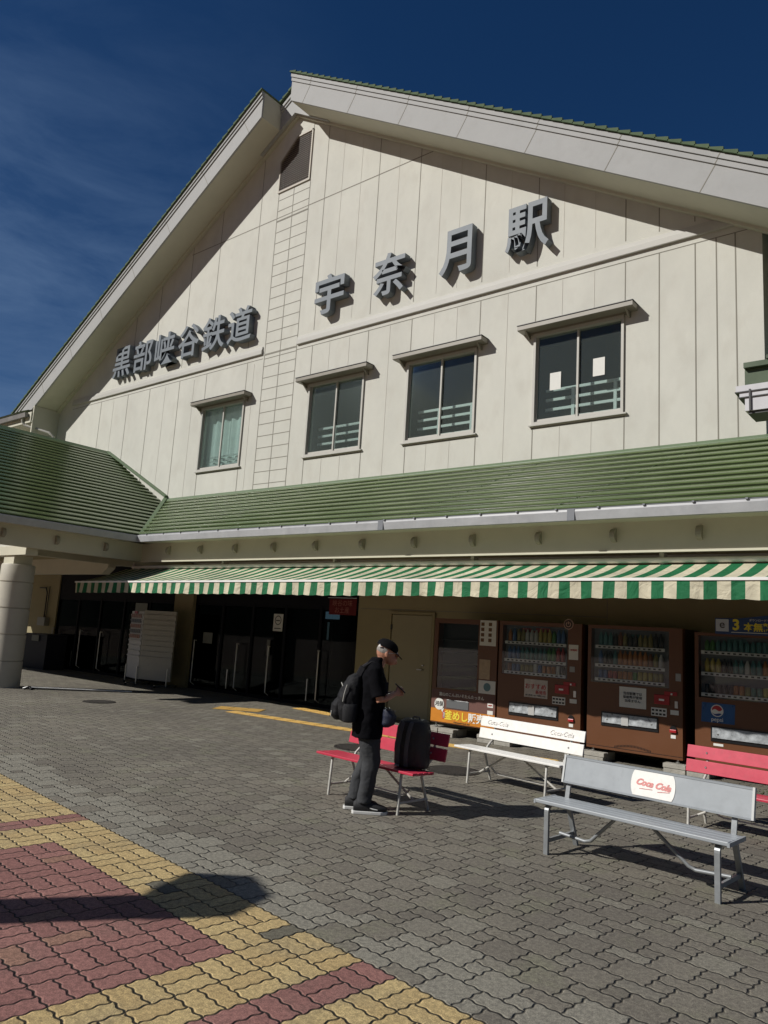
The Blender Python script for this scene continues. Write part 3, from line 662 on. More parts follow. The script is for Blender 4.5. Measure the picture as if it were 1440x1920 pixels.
for i in range(N+1):
    x = ax0+(ax1-ax0)*i/N
    for k in range(rows+1):
        t = k/rows; y = 10.16-(10.16-8.93)*t; z = 2.745+(aw_front(x)-2.745)*t-.025*math.sin(math.pi*t)+.004*math.sin(x*2.1+t*3); vs.append((x, y, z))
cn.add(vs, [(i*(rows+1)+k, (i+1)*(rows+1)+k, (i+1)*(rows+1)+k+1, i*(rows+1)+k+1) for i in range(N) for k in range(rows)])
cn.build('canopy', STR, aw, smooth=True)
cn = MB(); vs = []; N = 500
for i in range(N+1):
    x = ax0+(ax1-ax0)*i/N; z = aw_front(x)-.015+.006*math.sin(x*1.7)
    fl_ = .012*math.sin(x*2*math.pi/(SW*4)+math.sin(x*.9)*2)+.014*math.sin(x*7.3+math.sin(x*2.3))+.006*math.sin(x*31)
    sc_ = abs(math.sin(x*math.pi/(SW*2)))*.012
    vs += [(x, 8.915, z), (x, 8.912+fl_*.5, z-.11), (x, 8.905+fl_, z-.215-sc_)]
cn.add(vs, [(3*i+k, 3*i+3+k, 3*i+4+k, 3*i+1+k) for i in range(N) for k in range(2)])
cn.build('valance', STR, aw, smooth=True)
cn = MB(); cn.prism([(ax0-.02, 8.90, aw_front(ax0)-.02), (ax0-.02, 8.95, aw_front(ax0)-.02), (ax0-.02, 8.95, aw_front(ax0)+.014), (ax0-.02, 8.90, aw_front(ax0)+.014)], (ax1-ax0+.04, 0, aw_front(ax1)-aw_front(ax0)))
cn.build('front_bar', WHITE_P, aw)
cn = MB(); cn.tube([(-15.9, 10.14, 2.79), (1.2, 10.14, 2.80)], .038, 12); cn.build('roller_case', WHITE_P, aw, smooth=True)
for x in (-15.9, -12.6, -9.4, -6.4, -3.4, -.4):
    a = MB(); a.bar((x, 10.15, 2.70), (x+.55, 9.5, 2.48), .035, .04); a.bar((x+.55, 9.5, 2.48), (x+.1, 8.96, aw_front(x)-.02), .03, .035); a.build('folding_arm', ALU, aw)
    a = MB(); a.box(x-.03, x+.03, 10.15, 10.3, 2.66, 2.9); a.build('bracket', ALU, aw)
    
# ------------------------------------------------------------------ vending machines
VB = mat('chocolate brown machine paint', (.125, .048, .019), .38, var=.06, vscale=2, spec=.5)
VBD = mat('machine side dark brown', (.035, .018, .012), .45)
DISP_W = mat('machine display liner', (.22, .24, .25), .6)
PGL = glass_mat('display pane', (.90, .92, .92), .02, .6)
RED = mat('red plastic', (.35, .015, .02), .35)
SLOT = mat('galvanised chute flap', (.50, .53, .55), .3, metal=.55, var=.35, vscale=14)
BLK = mat('black plastic', (.008, .008, .009), .35)
BOT = [mat('drink label %s' % n, c, .35) for n, c in (('green', (.10, .26, .08)), ('orange', (.50, .20, .06)), ('yellow', (.50, .40, .10)), ('brown', (.25, .10, .05)), ('blue', (.09, .18, .36)), ('red', (.42, .06, .06)), ('white', (.60, .60, .57)), ('tea', (.30, .26, .10)), ('black', (.05, .05, .05)), ('teal', (.10, .25, .25)))]
VY = 10.6
def vending(name, x0, x1, label, bottom=.17, top=1.91):
    root = empty(name, (x0, VY, bottom), label=label, cat='vending machine', group='drink and food vending machines along the wall')
    w = x1-x0; h = top-bottom
    return root, w, h
def rel(root):
    ox, oy, oz = root.location
    def R(mb, name, m, parent=None, **k):
        for i, v in enumerate(mb.v): mb.v[i] = (v[0]-ox, v[1]-oy, v[2]-oz)
        return mb.build(name, m, parent or root, **k)
    return R
def T_on(root, name, body, size, m, x, z, y=VY-.004, parent=None, **k):
    ox, oy, oz = root.location
    return text_mesh(name, body, size, m, parent or root, loc=(x-ox, y-oy, z-oz), **k)
def cabinet(R, x0, x1, zb, zt, win, recess=.12):
    """body with a recessed display opening win=(x0,x1,z0,z1)"""
    a, b_, c, d = win; f = MB(); yb = VY+.72
    f.box(x0, a, VY, VY+recess, zb, zt); f.box(b_, x1, VY, VY+recess, zb, zt); f.box(a, b_, VY, VY+recess, zb, c); f.box(a, b_, VY, VY+recess, d, zt)
    R(f, 'door_panel', VB); f = MB(); f.box(x0+.004, x1-.004, VY+recess+.002, yb, zb+.004, zt-.004); cab = R(f, 'cabinet', VBD)
    f = MB(); f.box(a, b_, VY+recess-.004, VY+recess+.001, c, d); dl = R(f, 'display_back', DISP_W); return dl
def feet(R, x0, x1, zb):
    for x in (x0+.08, x1-.08): 
        f = MB(); f.lathe([(.03, .125), (.03, .14), (.012, .142), (.012, zb+.002)], x, VY+.06, 10); R(f, 'levelling_foot', STEEL)
        f = MB(); f.lathe([(.03, .125), (.03, .14), (.012, .142), (.012, zb+.002)], x, VY+.6, 10); R(f, 'levelling_foot', STEEL)
def shelf_rows(R, a, b_, levels, top, seed, nb=13):
    rnd = random.Random(seed)
    for k in range(4):
        x = a+.08+rnd.random()*(b_-a-.4); zz = rnd.choice([top-.17]+[l+.03 for l in levels[:2]]); f = MB(); f.box(x, x+rnd.uniform(.14, .3), VY+.108, VY+.112, zz, zz+rnd.uniform(.09, .15)); R(f, 'display_poster', rnd.choice([BOT[9], BOT[4], BOT[6], BOT[5]]))
    for li, z in enumerate(levels):
        f = MB(); f.box(a+.02, b_-.02, VY+.008, VY+.02, z-.022, z+.022); s = R(f, 'button_strip', WHITE_P)
        f = MB()
        for k in range(nb):
            x = a+.05+(b_-a-.1)*(k+.5)/nb; f.box(x-.017, x+.017, VY+.002, VY+.007, z-.010, z+.008)
        R(f, 'select_button', BLK)
        up_ = (levels[li-1] if li else top)-z-.04
        k = 0
        while k < nb:
            run = rnd.choice((1, 2, 2, 3)); mt = rnd.choice(BOT); hh = min(.205 if li < 2 else .125, up_-.02)*rnd.uniform(.85, 1); r = .033
            for q in range(run):
                if k >= nb: break
                x = a+.05+(b_-a-.1)*(k+.5)/nb; f = MB()
                pr = [(r*.9, z+.025), (r, z+.03), (r, z+.025+hh*.7), (r*.45, z+.025+hh*.88), (r*.42, z+.025+hh)] if hh > .14 else [(r*.9, z+.025), (r, z+.032), (r, z+.02+hh*.93), (r*.85, z+.025+hh)]
                f.lathe(pr, x, VY+.06, 10); R(f, 'display_bottle', mt, smooth=True); k += 1
def coin_side(R, x0, x1):
    f = MB(); f.box(x0, x1-.1, VY-.012, VY-.001, .87, 1.0); R(f, 'bill_slot', RED, bevel=.006)
    f = MB(); f.box(x0+.07, x0+.14, VY-.018, VY-.013, .92, .945); R(f, 'bill_mouth', WHITE_P)
    f = MB(); f.box(x0+.14, x1, VY-.01, VY-.001, 1.0, 1.05); R(f, 'coin_panel', RED)
    f = MB(); f.lathe([(.014, 0), (.014, .008)], 0, 0, 12); f.v = [(x1-.07+v[0], VY-.012-v[2], 1.02+v[1]) for v in f.v]; R(f, 'return_lever', STEEL)
    f = MB(); f.box(x1-.03, x1+.01, VY-.012, VY-.001, .84, .93); R(f, 'lock', STEEL)
    f = MB(); f.box(x1-.09, x1+.02, VY-.004, VY-.001, .75, .81); R(f, 'small_notice', PAPER)
    f = MB(); f.box(x0-.04, x0+.17, VY-.004, VY-.001, .71, .82); n = R(f, 'instruction_label', PAPER)
    f = MB()
    for i in range(4):
        for k in range(2): f.box(x0-.03+i*.05, x0+.005+i*.05, VY-.006, VY-.0045, .725+k*.05, .75+k*.05)
    R(f, 'label_print', BLK)
def chute(R, a, b_, z0, z1, tape=None):
    f = MB(); f.box(a-.02, b_+.02, VY-.012, VY-.001, z0-.025, z1+.02); R(f, 'chute_frame', BLK)
    f = MB(); f.add([(a, VY-.014, z1), (b_, VY-.014, z1), (b_, VY-.030, z0+.02), (a, VY-.030, z0+.02), (a, VY-.010, z1), (b_, VY-.010, z1), (b_, VY-.014, z0+.02), (a, VY-.014, z0+.02)],
        [(0, 3, 2, 1), (4, 5, 6, 7), (0, 1, 5, 4), (3, 7, 6, 2), (0, 4, 7, 3), (1, 2, 6, 5)]); R(f, 'chute_flap', SLOT)
    if tape is not None:
        f = MB(); f.box(tape, tape+.1, VY-.034, VY-.031, z0+.01, z1); R(f, 'tape', mat('grey tape', (.42, .42, .41), .6))
    f = MB(); 
    for x in (a+.07, b_-.07): f.box(x-.01, x+.01, VY-.030, VY-.02, z0+.06, z0+.08)
    R(f, 'flap_screw', STEEL)
def change_cup(R, x, z):
    f = MB(); f.lathe([(.045, 0), (.045, .012)], 0, 0, 16); f.v = [(x+v[0], VY-.002-v[2], z+v[1]*1.1) for v in f.v]; R(f, 'change_cup', BLK)
    f = MB(); f.box(x-.045, x+.045, VY-.03, VY-.014, z-.045, z-.002); R(f, 'change_lip', RED, bevel=.008)
    f = MB(); f.box(x-.035, x+.03, VY-.004, VY-.001, z-.12, z-.075); R(f, 'sticker', PAPER)
TXW = mat('white print', (.78, .77, .72), .6); TXD = mat('dark print', (.03, .03, .03), .6); TXY = mat('yellow print', (.75, .62, .05), .6); TXR = mat('red print', (.5, .03, .03), .6)
# 1: bento machine
r_, w_, h_ = vending('vending_machine', -7.37, -6.2, 'narrow brown food vending machine with a tall dark window and orange banner, nearest the door', .20, 1.91); R = rel(r_)
dl = cabinet(R, -7.37, -6.14, .20, 1.91, (-7.29, -6.50, .76, 1.83), .16)
dl.data.materials[0] = mat('dark display liner', (.010, .014, .013), .5)
f = MB(); f.box(-7.29, -6.50, VY+.012, VY+.018, .76, 1.83); R(f, 'display_window', PGL)
for z in (.95, 1.15, 1.35, 1.55): f = MB(); f.box(-7.25, -6.54, VY+.03, VY+.14, z, z+.012); R(f, 'display_shelf', mat('dim steel shelf', (.05, .055, .055), .4))
f = MB(); f.box(-7.365, -6.145, VY-.003, VY-.0005, .43, .735); R(f, 'lower_panel', mat('plum brown panel', (.135, .062, .05), .5))
f = MB(); f.box(-7.367, -6.143, VY-.005, VY-.0005, .215, .428); R(f, 'orange_banner', mat('orange banner', (.55, .20, .012), .5, var=.12, vscale=6))
f = MB(); f.box(-7.06, -6.63, VY-.012, VY-.001, .45, .585); R(f, 'pickup_flap', mat('grey flap', (.12, .125, .13), .3), bevel=.01)
f = MB(); f.lathe([(.095, 0), (.095, .006)], 0, 0, 24); f.v = [(-7.20+v[0], VY-.006-v[2], .50+v[1]) for v in f.v]; f.prism([(-7.16, VY-.008, .42), (-7.10, VY-.008, .44), (-7.13, VY-.008, .37)], (0, -.004, 0)); R(f, 'speech_bubble', PAPER)
T_on(r_, 'print', '河俣', .085, TXD, -7.20, .50, VY-.014, off=.001); T_on(r_, 'print', '釜めし', .155, TXY, -6.86, .325, VY-.007, off=.004); T_on(r_, 'print', '販売中', .155, TXW, -6.40, .325, VY-.007, off=.004)
f = MB(); f.box(-7.13, -7.07, VY-.008, VY-.0055, .27, .40); R(f, 'red_tag', TXR); T_on(r_, 'print', '名物', .05, TXW, -7.10, .335, VY-.011, fit=(.035, .1))
T_on(r_, 'print', '富山のこんぶいそたんたっきん', .062, TXW, -6.78, .66, VY-.005, off=.001); T_on(r_, 'print', 'Kamameshi lunch box', .035, TXD, -6.75, .235, VY-.007)
f = MB(); f.box(-6.47, -6.17, VY-.006, VY-.001, 1.5, 1.905); R(f, 'menu_board', PAPER)
f = MB()
for i in range(2):
    for k in range(4): f.box(-6.45+i*.14, -6.39+i*.14, VY-.008, VY-.0065, 1.56+k*.085, 1.615+k*.085)
R(f, 'menu_photo', mat('menu photo brown', (.14, .07, .03), .6))
f = MB(); f.box(-6.46, -6.26, VY-.006, VY-.001, .97, 1.28); R(f, 'menu_board', mat('tan menu', (.42, .31, .2), .6, var=.2, vscale=20))
f = MB(); f.box(-6.46, -6.15, VY-.006, VY-.001, .745, .95); R(f, 'poster', PAPER); f = MB(); f.lathe([(.065, 0), (.065, .002)], 0, 0, 20); f.v = [(-6.30+v[0], VY-.0065-v[2], .85+v[1]) for v in f.v]; R(f, 'poster_emblem', mat('teal emblem', (.12, .22, .24), .6))
for z in (.57, .46): f = MB(); f.box(-6.28, -6.18, VY-.006, VY-.001, z-.03, z+.03); R(f, 'sticker', PAPER)
T_on(r_, 'print', '600円', .03, TXR, -6.23, .57, VY-.009)
feet(R, -7.37, -6.2, .2)
# 2
r_, w_, h_ = vending('vending_machine', -6.11, -4.84, 'brown drinks machine with a round power emblem at its top corner, behind the white bench'); R = rel(r_)
dl = cabinet(R, -6.11, -4.72, .17, 1.91, (-6.05, -4.94, 1.09, 1.85)); shelf_rows(R, -6.03, -4.95, (1.58, 1.31, 1.12), 1.85, 3)
f = MB(); f.box(-6.05, -4.94, VY+.0, VY+.004, 1.09, 1.85); R(f, 'display_window', PGL)
chute(R, -5.88, -5.09, .50, .655, -5.55); coin_side(R, -5.13, -4.80); change_cup(R, -4.86, .53)
f = MB(); f.box(-5.64, -5.25, VY-.004, VY-.001, .77, 1.04); R(f, 'notice', mat('pinkish flyer', (.55, .50, .45), .7, var=.2, vscale=14)); T_on(r_, 'print', 'おすすめ', .09, TXR, -5.45, .93, VY-.007); T_on(r_, 'print', '新発売', .06, TXR, -5.36, .85, VY-.007); T_on(r_, 'print', 'あったか～い つめた～い', .03, TXD, -5.45, .80, VY-.007)
def power_badge(R, x, z):
    f = MB(); f.lathe([(.078, 0), (.078, .006)], 0, 0, 28); f.v = [(x+v[0], VY-.002-v[2], z+v[1]) for v in f.v]; R(f, 'power_badge', mat('salmon badge rim', (.5, .33, .26), .5))
    f = MB(); f.lathe([(.066, 0), (.066, .004)], 0, 0, 28); f.v = [(x+v[0], VY-.009-v[2], z+v[1]) for v in f.v]; R(f, 'badge_face', VBD)
    f = MB()
    for k in range(14):
        t0 = math.radians(120+300*k/14); t1 = math.radians(120+300*(k+1)/14)
        f.prism([(x+r*math.cos(t), VY-.015, z-.003+r*math.sin(t)) for r, t in ((.030, t0), (.030, t1), (.040, t1), (.040, t0))], (0, -.002, 0))
    f.box(x-.005, x+.005, VY-.017, VY-.015, z, z+.042); R(f, 'power_symbol', mat('salmon print', (.55, .36, .28), .5))
power_badge(R, -4.93, 1.90)
f = MB(); f.box(-4.92, -4.77, VY-.004, VY-.001, 1.38, 1.60); R(f, 'notice', PAPER); T_on(r_, 'print', '1本無料', .035, TXR, -4.845, 1.52, VY-.007)
f = MB(); f.box(-4.90, -4.82, VY-.004, VY-.001, 1.2, 1.28); R(f, 'keypad', mat('grey keypad', (.3, .3, .3), .5)); feet(R, -6.11, -4.8, .17)
# 3
r_, w_, h_ = vending('vending_machine', -4.62, -3.27, 'brown drinks machine with a plain white notice and curved grille, standing between two others'); R = rel(r_)
dl = cabinet(R, -4.62, -3.27, .17, 1.91, (-4.57, -3.45, 1.09, 1.86)); shelf_rows(R, -4.53, -3.49, (1.60, 1.335, 1.135), 1.86, 11)
f = MB(); f.box(-4.57, -3.45, VY+.0, VY+.004, 1.09, 1.86); R(f, 'display_window', PGL)
chute(R, -4.38, -3.61, .52, .67, -4.1); coin_side(R, -3.65, -3.34); change_cup(R, -3.39, .56)
f = MB(); f.box(-4.14, -3.76, VY-.004, VY-.001, .78, 1.06); R(f, 'notice', PAPER)
for k, tx in enumerate(('当自販機では', '新紙幣が使用', '出来ません')): T_on(r_, 'print', tx, .045, TXD, -3.95, .97-k*.05, VY-.007)
f = MB()
for k in range(26):
    t = k/25; x = -4.2+.5*t; z = .225+.035*math.sin(math.pi*t); f.box(x-.004, x+.004, VY-.003, VY-.0008, z-.015, z+.015)
R(f, 'grille', BLK); feet(R, -4.62, -3.27, .17)
f = MB(); f.box(-3.36, -3.29, VY-.004, VY-.001, 1.2, 1.3); R(f, 'keypad', mat('grey keypad', (.3, .3, .3), .5))
f = MB(); f.box(-4.62, -3.27, VY-.002, VY-.0005, .205, .211); R(f, 'panel_seam', BLK)
# 4
r_, w_, h_ = vending('vending_machine', -3.11, -1.95, 'brown drinks machine with blue header sign and blue cola panel at the right edge'); R = rel(r_)
dl = cabinet(R, -3.11, -1.95, .17, 1.87, (-3.06, -2.1, 1.02, 1.83)); shelf_rows(R, -3.05, -2.1, (1.61, 1.33, 1.06), 1.83, 23, 12)
f = MB(); f.box(-3.06, -2.1, VY+.0, VY+.004, 1.02, 1.83); R(f, 'display_window', PGL)
chute(R, -2.89, -2.13, .50, .65); feet(R, -3.11, -1.95, .17)
f = MB(); f.prism([(-3.03, VY-.001, .71), (-2.62, VY-.001, .71), (-2.61, VY-.001, .96), (-3.02, VY-.001, .96)], (0, -.004, 0)); R(f, 'cola_panel', mat('blue cola panel', (.006, .085, .26), .3, var=.3, vscale=6))
def disc(cx, cz, r, y, m, nm, f_=None):
    f = MB(); pts = []
    for k in range(32):
        t = 2*math.pi*k/32; x, z = math.cos(t)*r, math.sin(t)*r
        if f_ is None or f_(x/r, z/r): pts.append((cx+x, y, cz+z))
    f.prism(pts, (0, -.0015, 0)); R(f, nm, m)
disc(-2.83, .865, .078, VY-.0055, TXW, 'cola_emblem'); 
f = MB(); pts = []; n = 20
def wave(t, o): return o+.018*math.sin(t*math.pi*1.0)-.01*math.cos(t*math.pi)
rr = .066
top_ = [(-2.83+rr*math.cos(a), VY-.008, .865+rr*math.sin(a)) for a in [math.radians(12+k*(156-8)/14) for k in range(15)]]
lo_ = [(-2.83-rr*.93+k*(rr*1.86)/12, VY-.008, .865+.016*math.sin(k/12*math.pi*2)+.004+.02*(k/12-.3)) for k in range(13)]
f.prism(top_+lo_, (0, -.0015, 0)); R(f, 'cola_emblem_red', mat('cola red', (.45, .02, .03), .4))
f = MB(); bo = [(-2.83+rr*math.cos(a), VY-.008, .865+rr*math.sin(a)) for a in [math.radians(205+k*(118)/14) for k in range(15)]]
up2 = [(-2.83+.058-k*.115/8, VY-.008, .828+.006*math.sin(k/8*math.pi*2)) for k in range(9)]
f.prism(bo+up2, (0, -.0015, 0)); R(f, 'cola_emblem_blue', mat('cola blue', (.01, .05, .2), .4))
T_on(r_, 'print', 'pepsi', .072, TXW, -2.83, .752, VY-.0065, off=.0005)
f = MB(); f.box(-2.84, -1.93, VY-.022, VY-.008, 1.86, 2.07); f.prism([(-2.55, VY-.022, 2.07), (-1.93, VY-.022, 2.07), (-1.93, VY-.022, 2.12), (-2.2, VY-.022, 2.12)], (0, .014, 0)); R(f, 'header_sign', mat('deep blue sign', (.012, .05, .16), .4))
f = MB(); f.box(-2.83, -2.67, VY-.028, VY-.023, 1.895, 2.055); R(f, 'header_icon', mat('pale icon plate', (.5, .54, .6), .5), bevel=.002)
T_on(r_, 'print', 'e', .15, TXD, -2.75, 1.985, VY-.031); T_on(r_, 'print', '3', .19, TXY, -2.58, 1.98, VY-.026, off=.006); T_on(r_, 'print', '本無料!', .115, TXY, -2.30, 1.955, VY-.026, off=.003)
T_on(r_, 'print', 'ダウンロードで', .035, TXW, -2.3, 2.05, VY-.026); f = MB(); f.box(-2.64, -1.95, VY-.026, VY-.0235, 1.885, 1.892); R(f, 'print_rule', TXW)
f = MB(); f.box(-2.88, -2.76, VY-.004, VY-.001, .42, .45); R(f, 'sticker', PAPER)
# concrete blocks
CONC = mat('weathered concrete block', (.34, .325, .285), .9, var=.25, vscale=6, bump=.3, bscale=70, dirt=(.2, .19, .16))
def block(x, lab):
    r = empty('concrete_block', (x, 10.5, 0), label=lab, cat='concrete block', group='concrete blocks under the vending machines')
    for i in range(2): 
        f = MB(); f.box(i*.31, i*.31+.295, 0, .12, .064, .122); f.build('slab', CONC, r, bevel=.006)
        f = MB(); f.box(i*.30+.006, i*.30+.29, .005, .125, 0, .060); f.build('slab', CONC, r, bevel=.006)
    for i in range(2):
        f = MB(); f.box(i*.31, i*.31+.295, .13, .42, 0, .12); f.build('slab', CONC, r, bevel=.006)
block(-7.45, 'concrete blocks under the left foot of the food vending machine')
block(-6.40, 'concrete blocks behind the left end of the white bench, under the power-badge machine')
block(-4.92, 'concrete blocks behind the right end of the white bench')
block(-3.50, 'concrete blocks between the two rightmost vending machines')
block(-2.2, 'concrete blocks behind the seat of the rear red bench')
wd = MB(); rnd = random.Random(5)
for k in range(160):
    x = -2.8+rnd.random()*1.0; y = 9.95+rnd.random()*.35; a = rnd.uniform(0, 6.3); l = rnd.uniform(.015, .04)
    wd.add([(x, y, .002), (x+math.cos(a)*l*.4, y+math.sin(a)*l*.4, l*.7), (x+math.cos(a+.6)*l, y+math.sin(a+.6)*l, l*.5)], [(0, 1, 2)])
wd.build('weeds', mat('weed green', (.09, .13, .04), .7), kind='stuff', label='small green weeds growing between the pavers by the vending machines', cat='weeds')

# ------------------------------------------------------------------ benches
BRED = mat('crimson bench paint', (.50, .035, .07), .4, var=.10, vscale=9, dirt=(.40, .05, .07)); BWHT = mat('white bench paint', (.78, .77, .73), .4, var=.06, vscale=9, dirt=(.66, .64, .59))
BGRY = mat('grey bench paint', (.30, .325, .345), .45, var=.10, vscale=6, dirt=(.24, .26, .27)); TUBEW = mat('chalky tube paint', (.50, .49, .45), .45, var=.2, vscale=14, dirt=(.3, .25, .2)); TUBEG = mat('grey steel tube', (.26, .275, .285), .4, metal=.3, var=.15, vscale=14)
def tube_bench(name, loc, rz, Ls, mcol, label, group, legdx=.19, tube=TUBEW, back_z=(.455, .70), plates=2, seat_z=.39, backy=.42, endcap=None):
    """x along the bench (0..Ls), y backwards, front edge y=0"""
    r = empty(name, loc, rz, label, 'bench', group)
    zt = seat_z; r_ = .013
    for k in range(4):
        y0 = k*.073; f = MB(); f.box(0, Ls, y0, y0+.066, zt-.022-.003*k, zt-.003*k); f.build('seat_slat', mcol, r, bevel=.004)
    bh = (back_z[1]-back_z[0]-(.02 if plates == 2 else 0))/plates
    for k in range(plates):
        z0 = back_z[0]+k*(bh+.02); yb = backy+(z0-.4)*.22
        f = MB(); f.prism([(.0, yb, z0), (.0, yb+bh*.22, z0+bh), (.0, yb+bh*.22+.02, z0+bh), (.0, yb+.02, z0)], (Ls-.01, 0, 0)); f.build('back_slat', mcol, r, bevel=.003)
        for x in (legdx, Ls-legdx): f = MB(); zc = z0+bh*.5; f.lathe([(.011, 0), (.009, .005)], 0, 0, 10); f.v = [(x+v[0], yb+bh*.11-.001-v[2], zc+v[1]) for v in f.v]; f.build('bolt', STEEL, r)
    xs_ = (legdx, Ls-legdx)
    for x in xs_:
        f = MB(); f.tube([(x, .03, 0), (x, .055, zt-.045), (x, .075, zt-.026)], r_, 10); f.build('leg', tube, r, smooth=True)
        f = MB(); f.tube([(x, .44, 0), (x, .33, .30), (x, .37, .38), (x, backy+.045, .455), (x, backy+.04+(back_z[1]-.42)*.22, back_z[1]-.03)], r_, 10); f.build('leg', tube, r, smooth=True)
        f = MB(); f.tube([(x, .04, .10), (x, .42, .10)], r_*.9, 8); f.build('side_rail', tube, r, smooth=True); f = MB(); f.tube([(x, .05, zt-.034), (x, .33, zt-.04)], r_*.9, 8); f.build('seat_rail', tube, r, smooth=True)
        f = MB(); d = 1 if x < Ls/2 else -1; f.tube([(x+d*.0, .24, .10), (Ls/2-d*.09, .2, zt-.035)], r_*.85, 8); f.build('brace', tube, r, smooth=True)
    f = MB(); f.tube([(xs_[0]+.12, .30, .17), (xs_[0]+.17, .31, .12), (xs_[0]+.22, .32, .105), (xs_[1]-.22, .32, .105), (xs_[1]-.17, .31, .12), (xs_[1]-.12, .30, .17)], r_*.8, 8); f.build('stretcher', tube, r, smooth=True)
    return r
BG = 'tube-legged benches on the station forecourt'
rz = math.radians(-6)
redb = tube_bench('bench', (-5.36, 5.73, 0), math.radians(-6.5), 1.33, BRED, 'red bench holding the upright black bag, behind the standing man', BG)
whb = tube_bench('bench', (-4.86, 7.49, 0), math.radians(-8.5), 1.42, BWHT, 'white bench with faint red lettering, in front of the vending machines', BG)
rd2 = tube_bench('bench', (-2.44, 7.42, 0), math.radians(-6), 1.5, BRED, 'red bench at the right edge behind the grey bench, nothing on it', BG)
WRF = mat('faded pink script', (.765, .735, .705), .6)
for x in (.24, 1.12):
    text_mesh('faded_lettering', 'Coca-Cola', .07, WRF, whb, loc=(x, .42+.245*.22-.012, .645), rot=Matrix.Rotation(math.radians(77.6), 4, 'X'), shear=.3, extr=.001)
# grey bench
def grey_bench(loc, rz, Ls):
    r = empty('bench', loc, rz, 'grey metal bench with a white oval of smudged red lettering on its backrest', 'bench')
    zt = .40
    for k in range(4):
        f = MB(); y0 = k*.078; f.box(0, Ls, y0, y0+.067, zt-.028, zt-.002*k); f.build('seat_slat', BGRY, r, bevel=.006)
    for x in (0, Ls): f = MB(); f.box(x-.008, x+.008, -.002, .308, zt-.032, zt-.004); f.build('seat_end_cap', BGRY, r)
    yb = .315; z0, z1 = .505, .70; lean = .22
    f = MB(); f.prism([(.05, yb+(z0-.4)*lean, z0), (.05, yb+(z1-.4)*lean, z1), (.05, yb+(z1-.4)*lean+.022, z1), (.05, yb+(z0-.4)*lean+.022, z0)], (Ls-.01, 0, 0)); bp = f.build('backrest', BGRY, r, bevel=.005)
    tw = mat('pale edge trim', (.50, .51, .5), .45)
    f = MB()
    def P(x, z, o): return Vector((x, yb+(z-.4)*lean+o, z))
    f.bar(P(.05, z1, .01), P(Ls+.04, z1, .01), .03, .014); f.bar(P(.05, z0, .01), P(Ls+.04, z0, .01), .03, .014); f.build('backrest_trim', BGRY, bp)
    for x in (.045, Ls+.042): f = MB(); f.bar(P(x, z0-.008, .01), P(x, z1+.008, .01), .034, .016, (1, 0, 0)); f.build('backrest_end', tw, bp)
    # white oval (side arcs, clipped top and bottom)
    cx = .79; pts = []
    for s_ in (1, -1):
        for k in range(9):
            t = -1+2*k/8; z = (z0+z1)/2+s_*t*.088; pts.append(P(cx+s_*(.125+.045*math.sqrt(max(0, 1-(t*.85)**2))), z, -.0025))
    f = MB(); f.prism(pts, (0, -.0015, 0)); f.build('white_oval', BWHT, bp)
    scr = mat('smudged red script', (.68, .27, .25), .6, var=.4, vscale=60)
    ang = math.pi/2-math.atan(lean)
    text_mesh('red_lettering', 'Coca Cola', .062, scr, bp, loc=P(cx, .605, -.005), shear=.45, extr=.0006, off=.0035, rot=Matrix.Rotation(ang, 4, 'X') @ Matrix.Rotation(math.radians(-3), 4, 'Z'))
    f = MB(); f.tube([P(cx-.1, .565, -.005), P(cx-.0, .57, -.005)], .0025, 6); f.tube([P(cx+.04, .562, -.005), P(cx+.13, .572, -.005)], .0025, 6); f.build('red_underline', scr, bp)
    for x in (.085, Ls-.085):
        f = MB(); w = .036
        def sect(mb, pts, w):   # flat square bar along a path in the y-z plane
            for a, b_ in zip(pts[:-1], pts[1:]): mb.bar((x, *a), (x, *b_), w, .024, (0, 1, 0))
        n = 6; arc = [(.045+.05*(1-math.cos(t)), zt-.09+.05*math.sin(t)) for t in [math.pi/2*k/n for k in range(n+1)]]
        path = [(.045, 0)]+arc
        vs = []; 
        for i, (y, z) in enumerate(path):
            a = path[max(i-1, 0)]; b_ = path[min(i+1, len(path)-1)]; dy, dz = b_[0]-a[0], b_[1]-a[1]; l = math.hypot(dy, dz); ny, nz_ = -dz/l*.013, dy/l*.013
            vs += [(x-w/2, y+ny, z+nz_), (x+w/2, y+ny, z+nz_), (x+w/2, y-ny, z-nz_), (x-w/2, y-ny, z-nz_)]
        f.add(vs, [(4*i+k, 4*i+(k+1) % 4, 4*i+4+(k+1) % 4, 4*i+4+k) for i in range(len(path)-1) for k in range(4)]+[(3, 2, 1, 0), tuple(4*(len(path)-1)+k for k in range(4))])
        f.build('leg', TUBEG, r)
        f = MB(); f.bar((x, .50, 0), (x, .355, .355), w, .026, (0, 1, .3)); f.bar((x, .36, .36), (x, .25, .36), w, .022, (0, .5, 1)); f.bar((x, yb+.028, .36), (x, yb+.038+(z1-.43)*lean, z1-.03), w, .018, (0, 1, .3)); f.build('leg', TUBEG, r)
        f = MB(); f.bar((x, .05, .10), (x, .455, .10), .02, .03); f.build('side_rail', TUBEG, r); f = MB(); f.box(x-.05, x+.05, .06, .26, zt-.045, zt-.030); f.build('seat_plate', TUBEG, r)
        d = 1 if x < Ls/2 else -1
        f = MB(); f.tube([(x-d*.0+d*.02-d*.03, .26, .125), (x+d*.22, .24, .115), (x+d*.27, .24, .13), (Ls/2-d*.12, .17, zt-.035)], .0135, 10); f.build('brace', TUBEG, r, smooth=True)
    return r
grey_bench((-2.84, 5.56, 0), math.radians(-5), 1.455)

